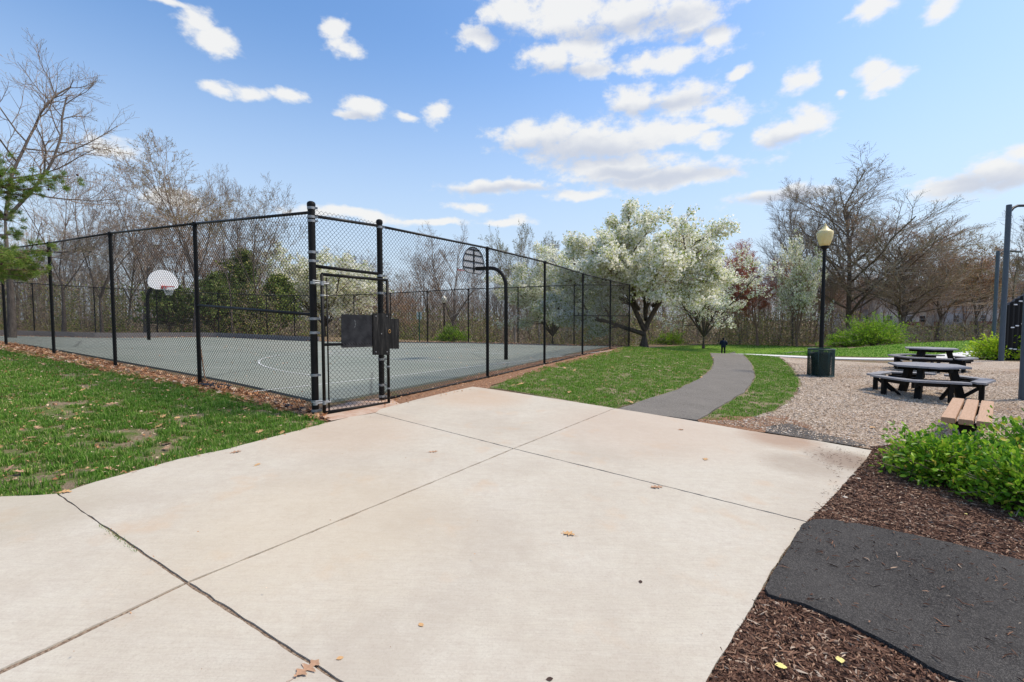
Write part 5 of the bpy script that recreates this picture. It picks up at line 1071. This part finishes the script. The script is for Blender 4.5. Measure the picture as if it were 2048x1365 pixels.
# pine reaching in from the left
def pine():
    rs=np.random.RandomState(9); base=D(-70,11.5); z0=Tz(*base); root=empty('pine_tree',(base[0],base[1],z0),label='green pine boughs with dark cones reaching in from the left edge',cat='pine tree')
    m=MB(); m.tube([(0,0,-.1),(.05,0,3),(0,.1,6.5)],[.17,.13,.03],10); m.build('trunk',M['bark_red'],root,smooth=True)
    tgt=[((160,352),12.2,360),((120,370),12.0,385),((70,392),12.0,360),((60,365),11.7,372),((20,300),12.0,330),((60,470),12.2,455),((30,440),11.8,420),((10,500),11.8,470),((105,500),10.9,500),((98,540),10.8,525),((60,515),10.6,505),((50,552),10.8,520),((5,420),11.6,400),((8,520),10.5,500),((30,345),11.4,380)]
    bm_=MB(); nm=MB(); V_=[]; cc=[];
    o0=np.array([base[0],base[1],z0])
    for (px,py),d,sy in tgt:
        e=np.array([*D(px,d),Zat(py,d)])-o0; s=np.array([0.03,0,Zat(sy,11.5)-z0]); mid=(s+e)/2+np.array([0,0,-.08]); path=smooth_poly([s,mid,e],5); bm_.tube(path,np.linspace(.03,.008,len(path)),5)
        L=np.linalg.norm(e-s); K=int(9+L*7)
        for k in range(K):
            t=.3+.72*rs.rand(); c=s+(e-s)*min(t,1)+np.array([0,0,-.3*t*(1-t)])+rs.randn(3)*np.array([.12,.16,.07]); q=c+rs.randn(3)*.09; bm_.tube([c-(e-s)*.03,q],.004,3)
            n=90; dv=nrm(rs.randn(n,3)+nrm(e-s)*.9+np.array([0,0,.3])); ln=.055+.05*rs.rand(n); A=q+rs.randn(n,3)*.028; V_.append((A,A+dv*ln[:,None]))
            if rs.rand()<.13:
                cc.append(c)
    bm_.build('branches',M['bark_red'],root); A=np.concatenate([v[0] for v in V_]);B=np.concatenate([v[1] for v in V_]); V,F=tubes(np.stack([A,B]),np.stack([np.full(len(A),.0032),np.full(len(A),.0016)]),3); nm.add(V,F); nm.build('needles',M['needle'],root); [MB().lathe([(.001,-.035),(.022,-.02),(.026,0),(.018,.02),(.001,.035)],8,tuple(c)).build('cone',M['cone'],root) for c in cc]
pine()
# ------------------------------------------------------------------ woods
def woods():
    var=[]
    for i in range(5):
        ms=bare(100+i,H=15.,forks=(1,3,4,1,3)[i],dense=.95,r=.16,rmin=.010,leaf=(1,.09,.07) if i in (1,4) else None,ang=(30,34,36,26,32)[i]); var.append((ms,[(M['bark'],M['twig_grey']),(M['bark'],M['twig_brown'],M['bud_green']),(M['bark'],M['twig_brown']),(M['bark_pale'],M['twig_grey']),(M['bark_red'],M['twig_brown'],M['bud_rust'])][i]))
    names=['bare slender grey tree','woods tree with pale green buds','forked brown bare tree','pale barked thin tree','woods tree with rust coloured buds']
    rs=np.random.RandomState(21)
    zones=[(-120,560,40,58,26,8.5,11.5,'behind the court on the left','woods on the left behind the court'),(560,1250,66,98,34,8,11.5,'beyond the far side of the court','woods beyond the far side of the court'),(1150,1700,64,92,34,9,14,'behind the pears and the person','woods behind the path'),(1640,2200,58,92,44,9.5,13.5,'behind the picnic tables','woods behind the picnic tables')]
    for (x0,x1,d0,d1,n,h0,h1,where,g) in zones:
        for k in range(n):
            px=x0+(x1-x0)*(k+rs.rand())/n; d=rs.uniform(d0,d1); i=rs.randint(5); h=rs.uniform(h0,h1); s=h/15.; w=s*rs.uniform(.8,1.15)
            ttl=names[i]+' '+where
            tree_obj('budding_tree' if i in (1,4) else 'bare_tree',var[i][0],var[i][1],D(px,d),ttl,group=g+' '+('a','b','c','d','e')[i] if False else g,rz=rs.rand()*6.28,sc=(w,w,s))
woods()
def brush(name,n,px0,px1,dfn,hmax,seed,mat,label,lmin=.6,lmax=2.2,r=.012,leafmat=None,nleaf=0,lsize=.12,cat='undergrowth'):
    rs=np.random.RandomState(seed); px=rs.uniform(px0,px1,n); d=np.array([rs.uniform(*dfn(q)) for q in px]); x=(px-1024)/FPX*d; z=T(x,d); h=hmax*rs.rand(n)**1.6; L=rs.uniform(lmin,lmax,n); a=rs.rand(n)*6.28; el=rs.uniform(.1,1.45,n)
    dv=np.stack([np.cos(a)*np.cos(el),np.sin(a)*np.cos(el),np.sin(el)],1)*L[:,None]; p=np.stack([x,d,z+h*.8],1); mid=p+dv*.5+rs.randn(n,3)*.12; e=p+dv+np.c_[rs.randn(n,2)*.15,-rs.rand(n)*.3]
    rr=r*(.5+rs.rand(n))*np.maximum(1,d/45); V,F=tubes(np.stack([p,mid,e]),np.stack([rr,rr*.8,rr*.35]),3); m=MB(); m.add(V,F); o=m.build(name,mat); tag(o,label=label,cat=cat,kind='stuff')
    if nleaf:
        px=rs.uniform(px0,px1,nleaf); f=fbm(px/40,px*0+seed,.9); px=px[rs.rand(nleaf)<np.clip((f-.25)*3,.05,1)]; k=len(px); d=np.array([rs.uniform(*dfn(q)) for q in px]); x=(px-1024)/FPX*d; z=T(x,d)+hmax*.85*rs.rand(k)**1.8; V,F=quads(np.stack([x,d,z],1),lsize,rs); m=MB(); m.add(V,F); o=m.build(name,leafmat); tag(o,label=label.replace('twigs','leaves'),cat=cat,kind='stuff')
brush('undergrowth',7000,-150,560,lambda q:(36,56),5.0,31,M['far_twig'],'tangled brown twigs of undergrowth behind the court on the left',leafmat=M['under_leaf'],nleaf=42000)
brush('undergrowth',9000,540,1280,lambda q:(58,96),5.5,32,M['far_twig'],'tangled brown twigs of undergrowth beyond the court',r=.016,leafmat=M['under_leaf'],nleaf=44000,lsize=.17)
brush('undergrowth',9500,1150,1720,lambda q:(61,90),6.0,33,M['far_twig'],'tangled brown twigs of undergrowth behind the path',r=.015,leafmat=M['under_leaf'],nleaf=40000,lsize=.15)
brush('undergrowth',6500,1660,2250,lambda q:(50,84),3.2,34,M['far_twig'],'tangled brown twigs of undergrowth behind the picnic tables',r=.014,leafmat=M['under_leaf'],nleaf=14000,lsize=.15)
# far-off wood
def farwood():
    rs=np.random.RandomState(41); n=42000; az=rs.uniform(R(-66),R(66),n); dist=rs.uniform(112,150,n); x=dist*np.sin(az)*1.25; y=dist*np.cos(az)*.95+8; z=T(x,y); top=7+4*vnoise(az*30,az*0,1)+2*vnoise(az*90,az*0+3,1); top=top*np.where(az<-.3,1.25,1); h=top*rs.rand(n)**.8; L=rs.uniform(1.2,4.0,n)*(1.1-h/20); a=rs.rand(n)*6.28; el=rs.uniform(.5,1.5,n)
    dv=np.stack([np.cos(a)*np.cos(el),np.sin(a)*np.cos(el),np.sin(el)],1)*L[:,None]; p=np.stack([x,y,z+h],1); rr=rs.uniform(.012,.05,n)
    V,F=tubes(np.stack([p,p+dv]),np.stack([rr,rr*.4]),3); m=MB(); m.add(V,F)
    nt=700; az=rs.uniform(R(-66),R(66),nt); dist=rs.uniform(112,150,nt); x=dist*np.sin(az)*1.25; y=dist*np.cos(az)*.95+8; z=T(x,y); V,F=tubes(np.stack([np.stack([x,y,z],1),np.stack([x+rs.randn(nt)*.5,y,z+9+rs.rand(nt)*4],1)]),np.stack([np.full(nt,.2),np.full(nt,.05)]),5); m.add(V,F)
    o=m.build('far_off_wood',M['far_twig']); tag(o,label='far-off brown wood along the horizon',cat='wood',kind='stuff')
farwood()
# ------------------------------------------------------------------ shrubs
def shrub(xy,rx,ry,h,nst,nl,size,leafmat,label,seed,name='shrub',twig=M['twig_brown'],flat=1.0,lift=0,rz=0):
    rs=np.random.RandomState(seed); z0=Tz(*xy)+.02; root=empty(name,(xy[0],xy[1],z0),rz,label=label,cat='shrub')
    az=rs.rand(nst)*6.28; el=np.arcsin(rs.uniform(.03,1,nst)); rr=(.62+.58*rs.rand(nst)**1.3); e=np.stack([rx*np.cos(az)*np.cos(el)*rr,ry*np.sin(az)*np.cos(el)*rr,h*np.sin(el)*rr*.98+.03],1)
    lump=.72+.6*vnoise(az*2.0+seed,el*3.0,1.0); e*=lump[:,None]; s=np.c_[rs.randn(nst,2)*.06*min(1,rx),np.zeros(nst)]; mid=(s+e)/2+np.array([0,0,.10*h])+rs.randn(nst,3)*.03
    pos=np.stack([s,(s+mid)/2+np.array([0,0,.04*h]),mid,(mid+e)/2,e]); V,F=tubes(pos,np.stack([np.full(nst,q)*max(.5,size/.03)*.6 for q in (.007,.006,.0045,.003,.0015)]),4); m=MB(); m.add(V,F); m.build('stems',twig,root)
    per=nl; N=nst*per; src=np.repeat(np.arange(nst),per); t=1-.55*rs.rand(N)**1.5; f=t*4; i=np.minimum(f.astype(int),3); fr=(f-i)[:,None]; c=pos[i,src]*(1-fr)+pos[i+1,src]*fr+rs.randn(N,3)*size*.55
    d=nrm(rs.randn(N,3)*.8+nrm(e-s)[src]*.9+np.array([0,0,.25])); c=c+d*size*.3; nn=nrm(np.cross(d,rs.randn(N,3)*.6+np.array([0,0,.0])+nrm(rs.randn(N,3)))+np.array([0,0,.9])); w=nrm(np.cross(d,nn)); nn=np.cross(w,d); S=(size*(.45+.85*rs.rand(N)**1.2))[:,None]
    V=np.stack([c,c+d*S*.35+w*S*.22+nn*S*.05,c+d*S*.75+w*S*.26+nn*S*.04,c+d*S*1.05-nn*S*.08,c+d*S*.75-w*S*.26+nn*S*.04,c+d*S*.35-w*S*.22+nn*S*.05],1).reshape(-1,3); k=np.arange(N)*6
    m=MB(); m.add(V,[np.stack([k,k+1,k+2,k+3],1),np.stack([k,k+3,k+4,k+5],1)]); m.build('leaves',leafmat,root); return root
SL=M['shrub_leaf']
shrub(np.array([4.74,4.90]),.6,.48,.50,330,17,.058,SL,'lower left part of the leafy green shrubs, its tip pointing at the pavement',1)
shrub(np.array([5.62,4.72]),.62,.5,.68,440,18,.058,SL,'tallest leafy green shrub directly in front of the tan bench',2)
shrub(np.array([4.85,4.2]),.45,.45,.55,300,18,.058,SL,'nearest low leafy green shrub at the right edge above the asphalt',3)
shrub(np.array([5.7,4.1]),.75,.6,.98,360,17,.058,SL,'leafy green shrub cut off by the right edge',4)
shrub(D(2008,19.2),1.25,.9,.95,380,18,.10,M['lime_leaf'],'bright lime green shrub at the foot of the blue grey poles',5,'bush')
shrub(D(1745,46),3.6,2.4,3.1,420,26,.16,M['spring_leaf'],'large bright green bush at the woods edge right of the lamp post',6,'bush')
shrub(D(1690,49),2.2,1.8,1.7,200,24,.15,M['spring_leaf'],'small green bush just right of the lamp post at the woods edge',7,'bush')
shrub(D(905,45),1.6,1.2,1.5,160,22,.14,M['spring_leaf'],'dark green bush right of the lamp beyond the far fence',8,'bush')
shrub(D(1340,62),2.2,1.4,1.8,160,22,.15,M['spring_leaf'],'green bush at the woods edge between the two pears',9,'bush')
shrub(D(500,40),2.4,1.6,2.4,200,24,.15,M['under_leaf'],'olive bush behind the far corner of the court',10,'bush')
# ------------------------------------------------------------------ houses
def house(px,d,w,dep,hw,label,wall,rz=0,deck=True):
    xy=D(px,d); z0=Tz(*xy); root=empty('house',(xy[0],xy[1],z0),rz,label=label,cat='house')
    m=MB(); m.box((0,0,hw/2-.5),(w,dep,hw+1)); m.build('wall',wall,root)
    rh=2.4; m=MB(); e=.35; V=[(-w/2-e,-dep/2-e,hw),(w/2+e,-dep/2-e,hw),(w/2+e,dep/2+e,hw),(-w/2-e,dep/2+e,hw),(-w/2-e,0,hw+rh),(w/2+e,0,hw+rh)]; V=[(x,y,z+.004) for x,y,z in V]
    m.add(V,[np.array([[0,1,5,4],[2,3,4,5],[3,2,1,0]]),np.array([[0,4,3],[1,2,5]])]); m.build('roof',M['roof'],root)
    for r_ in range(3):
        for c in range(max(2,int(w/2.4))):
            x=-w/2+(c+.5)*w/max(2,int(w/2.4)); z=1.3+r_*2.8
            if z>hw-.6: continue
            fm_=MB(); fm_.box((x,-dep/2-.03,z),(1.15,.08,1.5)); f_=fm_.build('window',M['trim'],root); g=MB(); g.box((x,-dep/2-.08,z+.33),(.95,.03,.58)); g.box((x,-dep/2-.08,z-.33),(.95,.03,.58)); g.build('pane',M['glass'],f_)
    if deck:
        m=MB(); m.box((w*.1,-dep/2-1.2,2.6),(w*.55,2.4,.18)); m.box((w*.1,-dep/2-2.35,3.15),(w*.55,.06,.9)); 
        for s in (-1,1): m.box((w*.1+s*w*.26,-dep/2-2.3,1.25),(.15,.15,2.5))
        m.build('deck',M['brickred'],root)
HL=[(1690,96,6.5,'pale townhouse glimpsed through twigs left of the large green bush'),(1765,92,7,'cream townhouse behind the far picnic table, left one of the pair'),(1828,94,7,'cream townhouse above the right end of the far picnic table'),(1893,90,7,'cream townhouse with red deck, middle of the row behind the trees'),(1945,88,7,'cream townhouse with red deck just left of the blue grey poles'),(2030,92,8,'cream townhouse hidden behind the poles and play wall')]
for i,(px,d,w,lb) in enumerate(HL): house(px,d,w,9,8.6+(i%2)*.6,lb,M['siding'] if i%3 else M['siding_grey'],R(-(px-1024)*.01))
house(1160,104,9,8,4.4,'grey house far behind the fence corner and pear blossoms',M['siding_grey'],deck=False)
